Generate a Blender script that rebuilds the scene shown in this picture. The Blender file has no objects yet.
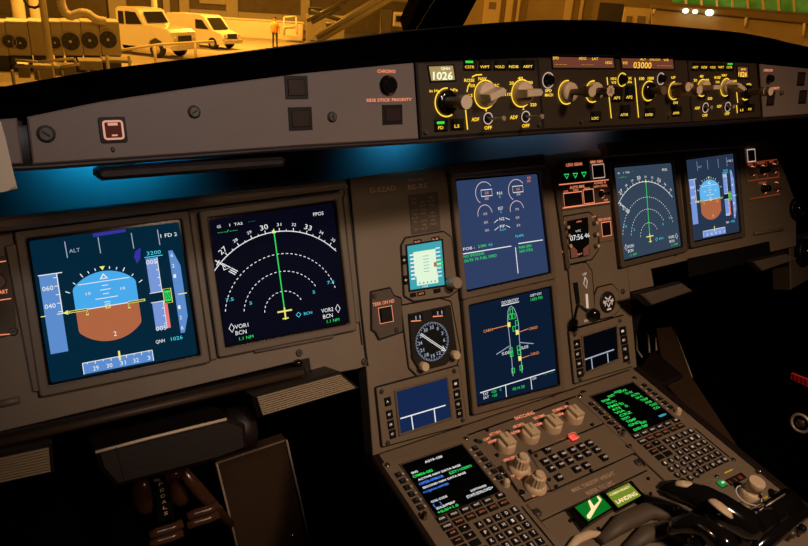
import bpy, bmesh, math, random
from math import sin, cos, radians, pi, hypot, atan2
from mathutils import Vector, Matrix
random.seed(7)
D = bpy.data
SC = bpy.context.scene
COL = SC.collection
# ---------------------------------------------------------------- camera
TH = 21.0
R0 = ((0.8548, -0.1196, 0.5049), (-0.1475, -0.9889, 0.0154), (0.4975, -0.0876, -0.8630))
s_, c_ = sin(radians(TH)), cos(radians(TH))
MW = Matrix(((1, 0, 0), (0, s_, -c_), (0, c_, s_)))      # panel axes -> world
CP = MW @ Vector((-4.1118 * .159, 0.2602 * .159, 5.0892 * .159))
FPX = 659.2
RW = Matrix(R0) @ MW.transposed()                        # world -> camera (x right, y down, z fwd)
q_ = RW.to_quaternion(); q_.normalize(); RW = q_.to_matrix(); RWt = RW.transposed()

def ray(px, py):
    d = RWt @ Vector(((px - 404) / FPX, (py - 273) / FPX, 1)); return d.normalized()

def proj(p):
    y = RW @ (Vector(p) - CP); return (404 + FPX * y.x / y.z, 273 + FPX * y.y / y.z)

class Plane:
    """a real panel face: origin, normal, u along x by default, v up the face"""
    def __init__(s, O, N, U=None):
        s.O = Vector(O); s.N = Vector(N).normalized()
        s.U = (Vector(U) if U else Vector((1, 0, 0)))
        s.U = (s.U - s.N * s.U.dot(s.N)).normalized(); s.V = s.N.cross(s.U)
    def uv(s, px, py, h=0.0):
        d = ray(px, py); t = (s.O + s.N * h - CP).dot(s.N) / d.dot(s.N)
        p = CP + d * t - s.O
        return (p.dot(s.U), p.dot(s.V))
    def w(s, u, v, h=0.0): return s.O + s.U * u + s.V * v + s.N * h
    def q(s, pts, h=0.0): return [s.uv(x, y, h) for x, y in pts]
    def sc(s, px, py, h=0.0):
        u, v = s.uv(px, py, h); a = Vector(proj(s.w(u, v, h)))
        eu = (Vector(proj(s.w(u + .01, v, h))) - a).length; ev = (Vector(proj(s.w(u, v + .01, h))) - a).length
        return .01 / eu, .01 / ev
    def rc(s, cx, cy, wp, hp, h=0.0):
        u, v = s.uv(cx, cy, h); a, b = s.sc(cx, cy, h); a *= wp / 2; b *= hp / 2
        return [(u - a, v + b), (u + a, v + b), (u + a, v - b), (u - a, v - b)]
    def sub(s, u, v, h=0.0): return Plane(s.w(u, v, h), s.N, s.U)

MAIN = Plane((0, 0, 0), (0, -c_, s_))
GLA = Plane((0, -.17, .20), (0, -cos(radians(10)), sin(radians(10))))
PED = Plane((0, -.107, -.28), (0, -sin(radians(9)), cos(radians(9))))

# ---------------------------------------------------------------- materials
MATS = {}
def nodes(m): return m.node_tree.nodes, m.node_tree.links
def mat(name, col, rough=.6, metal=0., emis=None, es=0., noise=0., nscale=60., spec=.5, bump=0., bscale=300., coat=0.):
    m = D.materials.new(name); m.use_nodes = True; N, L = nodes(m); b = N['Principled BSDF']
    b.inputs['Base Color'].default_value = (*col, 1); b.inputs['Roughness'].default_value = rough
    b.inputs['Metallic'].default_value = metal; b.inputs['Specular IOR Level'].default_value = spec
    b.inputs['Coat Weight'].default_value = coat
    if emis:
        b.inputs['Emission Color'].default_value = (*emis, 1); b.inputs['Emission Strength'].default_value = es
    tc = N.new('ShaderNodeTexCoord')
    if noise:
        t = N.new('ShaderNodeTexNoise'); t.inputs['Scale'].default_value = nscale; t.inputs['Detail'].default_value = 5
        L.new(tc.outputs['Object'], t.inputs['Vector'])
        mx = N.new('ShaderNodeMix'); mx.data_type = 'RGBA'
        mx.inputs['A'].default_value = (*[c * (1 - noise) for c in col], 1); mx.inputs['B'].default_value = (*[min(1, c * (1 + noise)) for c in col], 1)
        L.new(t.outputs['Fac'], mx.inputs['Factor']); L.new(mx.outputs['Result'], b.inputs['Base Color'])
    if bump:
        t = N.new('ShaderNodeTexNoise'); t.inputs['Scale'].default_value = bscale; t.inputs['Detail'].default_value = 3
        L.new(tc.outputs['Object'], t.inputs['Vector'])
        bp = N.new('ShaderNodeBump'); bp.inputs['Strength'].default_value = bump; bp.inputs['Distance'].default_value = .001
        L.new(t.outputs['Fac'], bp.inputs['Height']); L.new(bp.outputs['Normal'], b.inputs['Normal'])
    MATS[name] = m; return m
def srgb(r, g, b):
    f = lambda c: (c / 255 / 12.92) if c <= 10 else ((c / 255 + .055) / 1.055) ** 2.4
    return (f(r), f(g), f(b))
def em(name, rgb, es=1., rough=.35):
    """lit surface (display pixels, backlit lettering)"""
    return mat(name, (.001, .001, .001), .5, 0, srgb(*rgb), es, spec=.03)

# ---------------------------------------------------------------- mesh builder
class MB:
    def __init__(s): s.v = []; s.f = []; s.m = []; s.sm = []; s.mats = []
    def mi(s, n):
        if n not in s.mats: s.mats.append(n)
        return s.mats.index(n)
    def add(s, vs, fs, m, smooth=False):
        k = len(s.v); s.v += [Vector(p) for p in vs]; i = s.mi(m)
        for f in fs: s.f.append([k + a for a in f]); s.m.append(i); s.sm.append(smooth)
        return s
    def loops(s, L, m, cap0=True, cap1=True, smooth=False, closed=True):
        n = len(L[0]); vs = [p for l in L for p in l]; fs = []
        for j in range(len(L) - 1):
            for i in range(n if closed else n - 1):
                a = j * n + i; b = j * n + (i + 1) % n; fs.append((a, b, b + n, a + n))
        s.add(vs, fs, m, smooth)
        if cap0: s.add(L[0], [list(range(n))[::-1]], m)
        if cap1: s.add(L[-1], [list(range(n))], m)
        return s
    def plate(s, pl, poly, h0, h1, m, ch=.0006, top=None):
        if abs(h1 - h0) < 1.5 * ch: ch = abs(h1 - h0) * .4
        ins = offs(poly, -ch)
        s.loops([[pl.w(u, v, h0) for u, v in poly], [pl.w(u, v, h1 - ch) for u, v in poly], [pl.w(u, v, h1) for u, v in ins]], m, cap1=(top is None))
        if top: s.add([pl.w(u, v, h1) for u, v in ins], [list(range(len(ins)))], top)
        return s
    def flat(s, pl, poly, h, m): return s.add([pl.w(u, v, h) for u, v in poly], [list(range(len(poly)))], m)
    def ring(s, pl, outer, inner, h0, h1, hin, m, ch=.0008, min_=None):
        oi = offs(outer, -ch); io = offs(inner, ch)
        W = lambda P, h: [pl.w(u, v, h) for u, v in P]
        s.loops([W(outer, h0), W(outer, h1 - ch), W(oi, h1), W(io, h1)], m, False, False)
        s.loops([W(io, h1), W(inner, h1 - ch), W(inner, hin)], min_ or m, False, False); return s
    def box(s, c, x, y, z, m, ax=None):
        c = Vector(c); X, Y, Z = ax or (Vector((1, 0, 0)), Vector((0, 1, 0)), Vector((0, 0, 1)))
        P = [c + X * (x / 2 * i) + Y * (y / 2 * j) + Z * (z / 2 * k) for k in (-1, 1) for i, j in ((-1, -1), (1, -1), (1, 1), (-1, 1))]
        return s.add(P, [(3, 2, 1, 0), (4, 5, 6, 7), (0, 1, 5, 4), (1, 2, 6, 5), (2, 3, 7, 6), (3, 0, 4, 7)], m)
    def lathe(s, c, ax, prof, m, n=24, ecc=1., cap1=True, cap0=False, star=0, smooth=True, U=None, topm=None):
        ax = Vector(ax).normalized(); U = Vector(U) if U else (Vector((1, 0, 0)) if abs(ax.x) < .9 else Vector((0, 0, 1)))
        U = (U - ax * U.dot(ax)).normalized(); V = ax.cross(U); c = Vector(c); L = []
        for r, h in prof:
            L.append([c + ax * h + (U * cos(2 * pi * i / n) + V * (ecc * sin(2 * pi * i / n))) * (r * (1 + (star if i % 2 else 0))) for i in range(n)])
        s.loops(L, m, cap0, cap1 and topm is None, smooth)
        if topm: s.add(L[-1], [list(range(n))], topm)
        return s
    def tube(s, pts, r, m, n=8, cap=True):
        pts = [Vector(p) for p in pts]; L = []; rr = r if isinstance(r, (list, tuple)) else [r] * len(pts)
        up = None
        for i, p in enumerate(pts):
            d = (pts[min(i + 1, len(pts) - 1)] - pts[max(i - 1, 0)]).normalized()
            if up is None: up = Vector((0, 0, 1)) if abs(d.z) < .9 else Vector((1, 0, 0))
            U = (up - d * up.dot(d)).normalized(); up = U; V = d.cross(U)
            L.append([p + (U * cos(2 * pi * k / n) + V * sin(2 * pi * k / n)) * rr[i] for k in range(n)])
        return s.loops(L, m, cap, cap, True)
    def stroke(s, pl, pts, w, h, m, closed=False):
        """flat line of width w (metres) along uv points"""
        n = len(pts); A = []; B = []
        for i in range(n):
            a = Vector(pts[(i - 1) % n] if (closed or i) else pts[0]); b = Vector(pts[(i + 1) % n] if (closed or i < n - 1) else pts[-1])
            d = (b - a); d = d.normalized() if d.length else Vector((1, 0)); nn = Vector((-d.y, d.x)) * w / 2
            A.append((pts[i][0] + nn.x, pts[i][1] + nn.y)); B.append((pts[i][0] - nn.x, pts[i][1] - nn.y))
        vs = [pl.w(*p, h) for p in A] + [pl.w(*p, h) for p in B]
        fs = [(i, (i + 1) % n, n + (i + 1) % n, n + i) for i in range(n if closed else n - 1)]
        return s.add(vs, fs, m)
    def sp(s, pl, pxs, wpx, h, m, closed=False):
        a, b = pl.sc(*pxs[0]); return s.stroke(pl, pl.q(pxs, h), wpx * (a + b) / 2, h, m, closed)
    def arc(s, pl, c, r, a0, a1, w, h, m, n=40, dash=0):
        P = [(c[0] + r * cos(radians(a0 + (a1 - a0) * i / n)), c[1] + r * sin(radians(a0 + (a1 - a0) * i / n))) for i in range(n + 1)]
        if not dash: return s.stroke(pl, P, w, h, m)
        for i in range(0, n, 2): s.stroke(pl, P[i:i + 2], w, h, m)
        return s
    def text(s, pl, t, cx, cy, wpx, hpx, m, h=.0006, bold=.0):
        """lettering centred at image position on face pl, fitted to a width and cap height"""
        a, b = pl.sc(cx, cy, h); u, v = pl.uv(cx, cy, h); return s.textm(pl, t, u, v, wpx * a, hpx * b, m, h, bold)
    def textm(s, pl, t, u, v, W, H, m, h=.0006, bold=.0):
        vs, fs, (x0, x1, y0, y1) = glyphs(t, bold)
        if x1 - x0 < 1e-6: return s
        H0 = .73; sx = W / (x1 - x0); sy = H / H0
        return s.add([pl.w(u + (x - (x0 + x1) / 2) * sx, v + (y - H0 / 2) * sy, h) for x, y in vs], fs, m)
    def build(s, name, parent=None, **kw):
        me = D.meshes.new(name); c = Vector((0, 0, 0))
        if s.v:
            lo = [min(p[i] for p in s.v) for i in range(3)]; hi = [max(p[i] for p in s.v) for i in range(3)]
            c = Vector([(a + b) / 2 for a, b in zip(lo, hi)])
        me.from_pydata([tuple(p - c) for p in s.v], [], s.f)
        for n in s.mats: me.materials.append(MATS[n])
        me.polygons.foreach_set('material_index', s.m); me.polygons.foreach_set('use_smooth', s.sm)
        bm = bmesh.new(); bm.from_mesh(me); bmesh.ops.remove_doubles(bm, verts=bm.verts, dist=1e-6); bmesh.ops.recalc_face_normals(bm, faces=bm.faces); bm.to_mesh(me); bm.free()
        o = D.objects.new(name, me); COL.objects.link(o)
        o.location = c - (WL[parent.name] if parent else Vector((0, 0, 0))); WL[o.name] = c
        if parent: o.parent = parent
        for k, v in kw.items(): o[k] = v
        return o
WL = {}
GC = {}
def glyphs(t, bold=0.):
    k = (t, bold)
    if k not in GC:
        cu = D.curves.new('lettering', 'FONT'); cu.body = t; cu.resolution_u = 2; cu.offset = bold
        o = D.objects.new('lettering', cu); COL.objects.link(o)
        dg = bpy.context.evaluated_depsgraph_get(); me = o.evaluated_get(dg).to_mesh()
        vs = [(p.co.x, p.co.y) for p in me.vertices]; fs = [list(p.vertices) for p in me.polygons]
        o.evaluated_get(dg).to_mesh_clear(); D.objects.remove(o); D.curves.remove(cu)
        xs = [p[0] for p in vs] or [0]; ys = [p[1] for p in vs] or [0]
        GC[k] = (vs, fs, (min(xs), max(xs), min(ys), max(ys)))
    return GC[k]
def offs(P, d):
    """grow (d>0) or shrink a polygon"""
    n = len(P); A = sum(P[i][0] * P[(i + 1) % n][1] - P[(i + 1) % n][0] * P[i][1] for i in range(n)); sg = 1 if A > 0 else -1; out = []
    for i in range(n):
        a = Vector(P[i - 1]); b = Vector(P[i]); c = Vector(P[(i + 1) % n]); e1 = (b - a); e2 = (c - b)
        if e1.length < 1e-9 or e2.length < 1e-9: out.append(tuple(b)); continue
        e1.normalize(); e2.normalize(); n1 = Vector((e1.y, -e1.x)) * sg; n2 = Vector((e2.y, -e2.x)) * sg
        k = n1 + n2; k = k / max(.3, k.length_squared) * 2 if k.length > 1e-6 else n1
        out.append((b.x + k.x * d, b.y + k.y * d))
    return out
def rnd(P, r, n=3):
    """round the corners of a convex polygon"""
    out = []; N = len(P)
    for i in range(N):
        a = Vector(P[i - 1]); b = Vector(P[i]); c = Vector(P[(i + 1) % N])
        p = b + (a - b).normalized() * r; q = b + (c - b).normalized() * r
        for k in range(n + 1):
            t = k / n; out.append(tuple(p * (1 - t) ** 2 + b * 2 * t * (1 - t) + q * t * t))
    return out
def thing(name, label, cat, loc, group=None):
    o = D.objects.new(name, None); COL.objects.link(o); o.empty_display_size = .05
    o.location = loc; WL[o.name] = Vector(loc); o['label'] = label; o['category'] = cat
    if group: o['group'] = group
    return o
def tag(o, label, cat, group=None):
    o['label'] = label; o['category'] = cat
    if group: o['group'] = group
    return o
def struct(mb, name): return mb.build(name, None, kind='structure')
def circ(u, v, r, n=24, e=1.): return [(u + r * e * cos(2 * pi * i / n), v + r * sin(2 * pi * i / n)) for i in range(n)]
def dup(root, loc, label=None, **kw):
    """copy a thing with its parts and sub-parts"""
    r = root.copy(); COL.objects.link(r); r.location = loc; WL[r.name] = Vector(loc)
    if label: r['label'] = label
    for k, v in kw.items(): r[k] = v
    def rec(src, dst):
        for ch in list(src.children):
            c = ch.copy(); COL.objects.link(c); c.parent = dst; WL[c.name] = WL[dst.name] + c.location; rec(ch, c)
    rec(root, r); return r
mat('panel', srgb(132, 116, 98), .55, noise=.08, nscale=30, bump=.25, bscale=900)
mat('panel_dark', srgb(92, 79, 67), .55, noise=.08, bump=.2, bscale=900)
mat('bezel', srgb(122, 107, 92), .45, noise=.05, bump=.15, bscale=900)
mat('fascia', srgb(128, 112, 104), .5, noise=.05, bump=.2, bscale=900)
mat('control_face', srgb(60, 47, 33), .5, noise=.06, bump=.15, bscale=900)
mat('black', (.006, .006, .006), .4)
mat('black_gloss', (.008, .007, .007), .12, coat=.6)
mat('matte_black', (.004, .003, .003), .9, spec=.1, bump=.4, bscale=500)
mat('print', srgb(235, 205, 180), .7)
mat('pad', (.0016, .0010, .0011), .95, spec=0., noise=.2, bump=.5, bscale=400)
mat('knob', srgb(238, 212, 178), .45)
mat('knob_grey', srgb(170, 152, 134), .45)
mat('knob_brown', srgb(122, 98, 80), .45)
mat('metal', (.55, .5, .45), .25, 1.)
mat('worn_metal', (.13, .115, .10), .4, .5, noise=.3)
mat('chrome', (.8, .75, .7), .08, 1.)
mat('lcd', (.25, .22, .13), .3, 0, srgb(190, 165, 105), .55)
mat('white_paint', srgb(225, 215, 200), .5)
mat('dark_brown', srgb(30, 18, 14), .5, noise=.15, bump=.2)
mat('brown', srgb(70, 52, 36), .5, noise=.12, bump=.2)
mat('rib', srgb(175, 155, 125), .6)
mat('recess', srgb(90, 98, 104), .5, noise=.1)
mat('paper', srgb(235, 215, 190), .8, noise=.03)
mat('button_face', srgb(50, 35, 30), .35)
em('pink_outline', (235, 165, 140), .85)
em('lamp_brown', (95, 45, 32), .55)
mat('key', (.012, .010, .009), .35)
mat('placard', (.015, .012, .010), .5)
em('amber', (255, 205, 60), 1.3)
em('amber_dim', (230, 170, 50), .7)
em('salmon', (255, 150, 110), 1.0)
em('salmon_dim', (215, 120, 80), .55)
em('keywhite', (240, 205, 185), .75)
em('orange_dim', (150, 60, 30), .6)
em('green_lit', (60, 230, 70), 1.)
em('green_key', (30, 150, 55), .8)
em('red_lit', (255, 70, 60), 1.3)
em('red_glow', (230, 40, 35), .6)
em('win_red', (135, 76, 56), .62)
em('digits', (255, 190, 60), 1.2)
em('lcd_digits', (240, 240, 200), 1.2)
em('scr_pfd', (1, 36, 56), 1.)
em('scr_pfd_right', (38, 53, 76), 1.)
em('scr_nd', (5, 6, 22), 1.)
em('scr_nd_right', (50, 66, 84), 1.)
em('scr_ewd', (46, 62, 98), 1.)
em('scr_sd', (9, 26, 48), 1.)
em('scr_dcdu', (19, 38, 76), 1.)
em('scr_dcdu_r', (5, 7, 16), .6)
em('scr_black', (3, 3, 3), .3)
em('scr_teal', (60, 165, 175), 1.)
em('scr_pale', (225, 245, 215), 1.)
em('sky', (72, 170, 235), 1.)
em('earth', (175, 100, 65), 1.)
em('sky_b', (95, 180, 235), 1.)
em('tape', (92, 140, 205), 1.)
em('tape2', (120, 150, 215), 1.)
em('s_white', (240, 240, 240), 1.)
em('s_grey', (160, 170, 190), 1.)
em('s_green', (50, 225, 95), 1.)
em('s_cyan', (80, 215, 235), 1.)
em('s_yellow', (240, 235, 120), 1.)
em('s_amber', (245, 150, 80), 1.)
em('s_red', (235, 120, 110), 1.)
em('s_pink', (225, 200, 205), 1.)
em('s_violet', (60, 55, 175), .8)
em('s_blue', (70, 130, 240), 1.)
em('lit_green_panel', (10, 110, 30), 1.)
em('lit_olive_panel', (120, 140, 40), .9)
em('lit_cream', (255, 225, 165), 1.1)
em('lamp_white', (255, 235, 190), 6.)
em('lamp_sodium', (255, 190, 70), 6.)
# thin pane glass: mostly clear, a little mirror
m = D.materials.new('pane_glass'); m.use_nodes = True; N, L = nodes(m); N.clear()
o_ = N.new('ShaderNodeOutputMaterial'); mx = N.new('ShaderNodeMixShader'); tr = N.new('ShaderNodeBsdfTransparent'); gl = N.new('ShaderNodeBsdfGlossy')
tr.inputs['Color'].default_value = (.93, .92, .86, 1); gl.inputs['Roughness'].default_value = .02; mx.inputs['Fac'].default_value = .035
L.new(tr.outputs[0], mx.inputs[1]); L.new(gl.outputs[0], mx.inputs[2]); L.new(mx.outputs[0], o_.inputs['Surface']); MATS['pane_glass'] = m
# outdoors
mat('apron', (.42, .38, .32), .85, noise=.25, nscale=.6)
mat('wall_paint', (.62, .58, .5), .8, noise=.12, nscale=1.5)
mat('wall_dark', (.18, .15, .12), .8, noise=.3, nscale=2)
mat('vehicle_white', (.8, .78, .72), .35, noise=.04, coat=.4)
mat('tyre', (.02, .02, .02), .8)
mat('car_glass', (.03, .03, .03), .08)
mat('unit_metal', (.40, .37, .31), .6, noise=.15, nscale=4)
mat('unit_metal_light', (.60, .56, .48), .6, noise=.1, nscale=4)
mat('fan_dark', (.03, .03, .04), .6)
mat('fan_grille', (.05, .05, .07), .6)
mat('steel', (.3, .28, .25), .5, .4, noise=.2, nscale=5)
mat('vest', (.9, .35, .08), .7)
mat('cloth_dark', (.05, .05, .07), .9)
mat('skin', (.6, .38, .26), .6)
mat('foliage', (.08, .3, .05), .8, noise=.5, nscale=3)
mat('red_strap', (.8, .02, .015), .6)
mat('glossy_brown', srgb(84, 54, 38), .22, coat=.4)
mat('facade', (.30, .24, .15), .8, noise=.15, nscale=1.2)
mat('facade_light', (.55, .46, .3), .8, noise=.1, nscale=1.2)
mat('facade_dark', (.16, .12, .07), .8, noise=.15, nscale=1.2)
m = mat('green_glass', (.05, .25, .04), .2)
N, L = nodes(m); b = N['Principled BSDF']; tc = N.new('ShaderNodeTexCoord'); n1 = N.new('ShaderNodeTexNoise'); n1.inputs['Scale'].default_value = 1.6; n1.inputs['Detail'].default_value = 4
L.new(tc.outputs['Object'], n1.inputs['Vector']); cr = N.new('ShaderNodeValToRGB'); L.new(n1.outputs['Fac'], cr.inputs[0])
cr.color_ramp.elements[0].position = .35; cr.color_ramp.elements[0].color = (.03, .10, .01, 1); cr.color_ramp.elements[1].position = .65; cr.color_ramp.elements[1].color = (.22, .42, .06, 1)
L.new(cr.outputs[0], b.inputs['Emission Color']); b.inputs['Emission Strength'].default_value = .3
mat('bright_metal', (.85, .74, .62), .35, .5)
# ================================================================= main instrument panel
H0 = -.004                       # painted face of the panel; display glass lies at h = 0
ip = thing('instrument_panel', 'brown painted main instrument panel across the cockpit holding all the displays', 'instrument panel', MAIN.w(0, -.29, -.03))
mb = MB()
cen = [(350, 178), (369, 400), (373, 456), (637, 367), (627, 262), (612, 147), (545, 155), (452, 164)]
mb.plate(MAIN, MAIN.q(cen, H0), -.030, H0, 'panel', .001)
mb.build('center_panel', ip)
mb = MB()
cap = [(-60, 236), (347, 184), (364, 350), (366, 366), (357, 369), (312, 377.5), (309, 358.5), (-60, 446)]
mb.plate(MAIN, MAIN.q(cap, H0), -.030, H0 + .0006, 'panel', .001); mb.build('captain_panel', ip)
mb = MB()
fo = [(615, 147), (630, 292), (654, 286), (651, 269), (768, 241.5), (771, 252), (796, 246), (796, 203), (773, 140)]
mb.plate(MAIN, MAIN.q(fo, H0), -.030, H0 + .0006, 'panel', .001); mb.build('first_officer_panel', ip)
# backing behind the seams, closes the panel body
mb = MB(); mb.plate(MAIN, MAIN.q([(-50, 250), (340, 200), (480, 165), (768, 150), (790, 235), (655, 262), (632, 350), (380, 440), (360, 355), (-50, 425)], -.03), -.06, -.029, 'black')
mb.build('backing_plate', ip)
# hood lip above captain's two displays
mb = MB()
lip = [(-60, 224), (30, 213.5), (200, 195), (347, 180), (350, 187.5), (200, 206.5), (30, 227.5), (-60, 238)]
L_ = MAIN.q(lip, .030); mb.plate(MAIN, L_, -.01, .030, 'panel', .004); mb.build('hood_lip', ip)
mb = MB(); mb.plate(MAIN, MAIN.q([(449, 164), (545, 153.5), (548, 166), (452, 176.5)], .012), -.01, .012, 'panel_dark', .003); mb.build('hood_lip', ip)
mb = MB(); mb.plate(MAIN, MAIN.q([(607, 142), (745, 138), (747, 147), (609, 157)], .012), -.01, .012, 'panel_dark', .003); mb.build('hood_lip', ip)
# raised rails under the displays
def rail(p0, p1, w, r=.0035, m='bezel', nm='pull_rail', h=H0):
    a = MAIN.uv(*p0); b = MAIN.uv(*p1); k = MB()
    A = MAIN.w(*a, h + .002); B = MAIN.w(*b, h + .002); d = (B - A).normalized()
    k.tube([A - d * r * .3, A, B, B + d * r * .3], [r * .5, r, r, r * .5], m, 10); k.build(nm, ip)
rail((255, 351), (333, 336), 3); rail((0, 404.5), (19, 400), 3, .004); rail((640, 261), (676, 253), 2, .003); rail((755, 233.5), (784, 229), 3, .004)
# captain: narrow vertical frame trims either side of the displays
def strip(pts, m='bezel', h=.002, nm='trim_strip'):
    k = MB(); k.plate(MAIN, MAIN.q(pts, h), H0 - .001, h, m, .001); k.build(nm, ip)
strip([(189, 213), (195, 212), (217, 359), (211, 360.5)])
strip([(343, 196), (347, 195.6), (360, 322), (356, 323)])
strip([(553, 170), (557, 169.5), (571, 268), (567, 269)], 'panel_dark')
strip([(5, 246), (18, 243), (42, 391), (33, 392)])
# seams and slots (dark gaps)
for s in ([(347, 184), (366, 352), (368, 366)], [(344, 190), (362, 345)], [(612, 150), (628, 262)]):
    mb = MB(); mb.sp(MAIN, s, 1.6, H0 + .0011, 'black'); mb.build('seam_gap', ip)
mb = MB(); mb.sp(MAIN, [(688, 268), (770, 250)], 15, H0 + .0013, 'black'); mb.build('slot', ip)
mb = MB(); mb.sp(MAIN, [(296, 367), (309, 364.4)], 13, H0 + .0013, 'black'); mb.build('notch', ip)
# latch in the notch on the captain's side
mb = MB()
for x, y in ((299, 363), (299, 370)):
    u, v = MAIN.uv(x, y, .004); mb.lathe(MAIN.w(u, v, -.004), MAIN.N, [(.007, 0), (.007, .006), (.005, .009), (.001, .010)], 'black_gloss', 16, .6)
mb.build('latch', ip)
def screw(pl, px, py, parent, r=.0042, m='worn_metal', h=None, nm='screw'):
    h = H0 if h is None else h
    u, v = pl.uv(px, py, h); k = MB(); k.lathe(pl.w(u, v, h), pl.N, [(r * 1.25, 0), (r * 1.2, .0008), (r, .0012), (r, .0022), (r * .8, .003)], m, 14)
    a = random.random() * 3
    k.stroke(pl, [(u - r * .6 * cos(a), v - r * .6 * sin(a)), (u + r * .6 * cos(a), v + r * .6 * sin(a))], r * .3, h + .0032, 'black')
    k.build(nm, parent)
for x, y in ((51, 390.5), (222, 351.5), (204.5, 357), (352.5, 322.5), (299, 353), (364, 361.7), (13, 331.5), (559, 391), (463, 300), (566, 268), (686, 246), (675, 254), (628.5, 262), (693, 244), (627, 198), (575.5, 321.7), (622.5, 291.5)):
    screw(MAIN, x, y, ip)
mb = MB()
mb.text(MAIN, 'G-EZAD', 382.9, 189, 26, 5.2, 'print', H0 + .0012); mb.build('registration_lettering', ip)
mb = MB(); mb.text(MAIN, 'BE-RS', 417.5, 186.3, 19, 5.2, 'print', H0 + .0012); mb.text(MAIN, 'SELCAL', 416, 179.5, 15, 2.5, 'print', H0 + .0012)
mb.build('call_code_lettering', ip)
mb = MB(); P = MAIN.q([(408, 195), (437.5, 191.5), (440.5, 230), (411.5, 234.5)], H0)
mb.plate(MAIN, P, H0, H0 + .0012, 'panel_dark', .0003)
for i in range(9):
    y = 199 + i * 3.8
    for j, (x, w) in enumerate(((413.5 + i * .35, 6), (422 + i * .35, 6), (431 + i * .35, 7))):
        if (i * 3 + j) % 5 != 1: mb.text(MAIN, ('VLE', 'VLO', '280', 'MAX', '250', 'KT', '.67', '235', 'FULL', '177')[(i * 3 + j) % 10], x, y - j * .9, w * (.7 + .3 * ((i + j) % 2)), 2, 'rib', H0 + .0016)
mb.build('speed_placard', ip)

# ---------------------------------------------------------------- display units
def st(Q):
    def f(s, t):
        return ((Q[0][0] * (1 - s) + Q[1][0] * s) * (1 - t) + (Q[3][0] * (1 - s) + Q[2][0] * s) * t,
                (Q[0][1] * (1 - s) + Q[1][1] * s) * (1 - t) + (Q[3][1] * (1 - s) + Q[2][1] * s) * t)
    return f
def display(label, cpx, scrmat, bez='bezel', bw=.0125, name='display_unit'):
    Q = MAIN.q(cpx, 0); c = MAIN.w(*[sum(q[i] for q in Q) / 4 for i in (0, 1)], H0)
    t = thing(name, label, 'cockpit display', c, 'square cockpit display screens')
    k = MB(); k.flat(MAIN, offs(Q, .003), -.001, 'black_gloss'); k.build('screen_border', t)
    k = MB(); k.plate(MAIN, rnd(Q, .003), -.003, 0, scrmat, .0003); scr = k.build('screen', t)
    k = MB(); k.ring(MAIN, rnd(offs(Q, bw), .004), rnd(offs(Q, .003), .003), H0 - .001, .005, -.002, bez, .0015); k.build('bezel', t)
    k = MB(); G = offs(Q, bw + .0016); k.ring(MAIN, G, offs(Q, bw), H0, H0 + .0009, H0 + .0009, 'black', .0001); k.build('edge_gap', t)
    return scr, Q, st(Q)
HS = .0005
SUBP = {}
def inv(Q, px):
    u, v = MAIN.uv(*px); s = t = .5; f = st(Q)
    for _ in range(12):
        a = f(s, t); ex = u - a[0]; ey = v - a[1]; d = 1e-4
        fs = f(s + d, t); ft = f(s, t + d); J = ((fs[0] - a[0]) / d, (ft[0] - a[0]) / d, (fs[1] - a[1]) / d, (ft[1] - a[1]) / d)
        de = J[0] * J[3] - J[1] * J[2]; s += (ex * J[3] - ey * J[1]) / de; t += (ey * J[0] - ex * J[2]) / de
    return s, t
class Ink:
    """draws on a screen in its own 0..1 coordinates (s right, t down)"""
    def __init__(s, Q, h=HS): s.Q = Q; s.f = st(Q); s.mb = MB(); s.h = h; s.W = (Vector(Q[1]) - Vector(Q[0])).length; s.H = (Vector(Q[3]) - Vector(Q[0])).length
    def ln(s, pts, w, m, closed=False, dh=0): s.mb.stroke(MAIN, [s.f(*p) for p in pts], w * s.W, s.h + dh, m, closed)
    def fl(s, pts, m, dh=0): s.mb.flat(MAIN, [s.f(*p) for p in pts], s.h + dh, m)
    def bx(s, x0, y0, x1, y1, m, dh=0): s.fl([(x0, y0), (x1, y0), (x1, y1), (x0, y1)], m, dh)
    def tx(s, t, x, y, w, hh, m, dh=.0003, bold=.0, rot=0.):
        vs, fs, (x0, x1, y0, y1) = glyphs(t, bold)
        ca, sa = cos(rot), sin(rot); pp = [((a - (x0 + x1) / 2) / (x1 - x0) * w, (b - .365) / .73 * hh) for a, b in vs]
        s.mb.add([MAIN.w(*s.f(x + a * ca - b * sa, y - a * sa - b * ca), s.h + dh) for a, b in pp], fs, m)
    def arc(s, c, r, a0, a1, w, m, n=36, dash=False, rx=1., dh=0):
        P = [(c[0] + r * rx * cos(radians(a0 + (a1 - a0) * i / n)), c[1] - r * sin(radians(a0 + (a1 - a0) * i / n))) for i in range(n + 1)]
        if not dash: return s.ln(P, w, m, dh=dh)
        for i in range(0, n, 2): s.ln(P[i:i + 2], w, m, dh=dh)
    def out(s, nm, t): return s.mb.build(nm, t)

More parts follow.
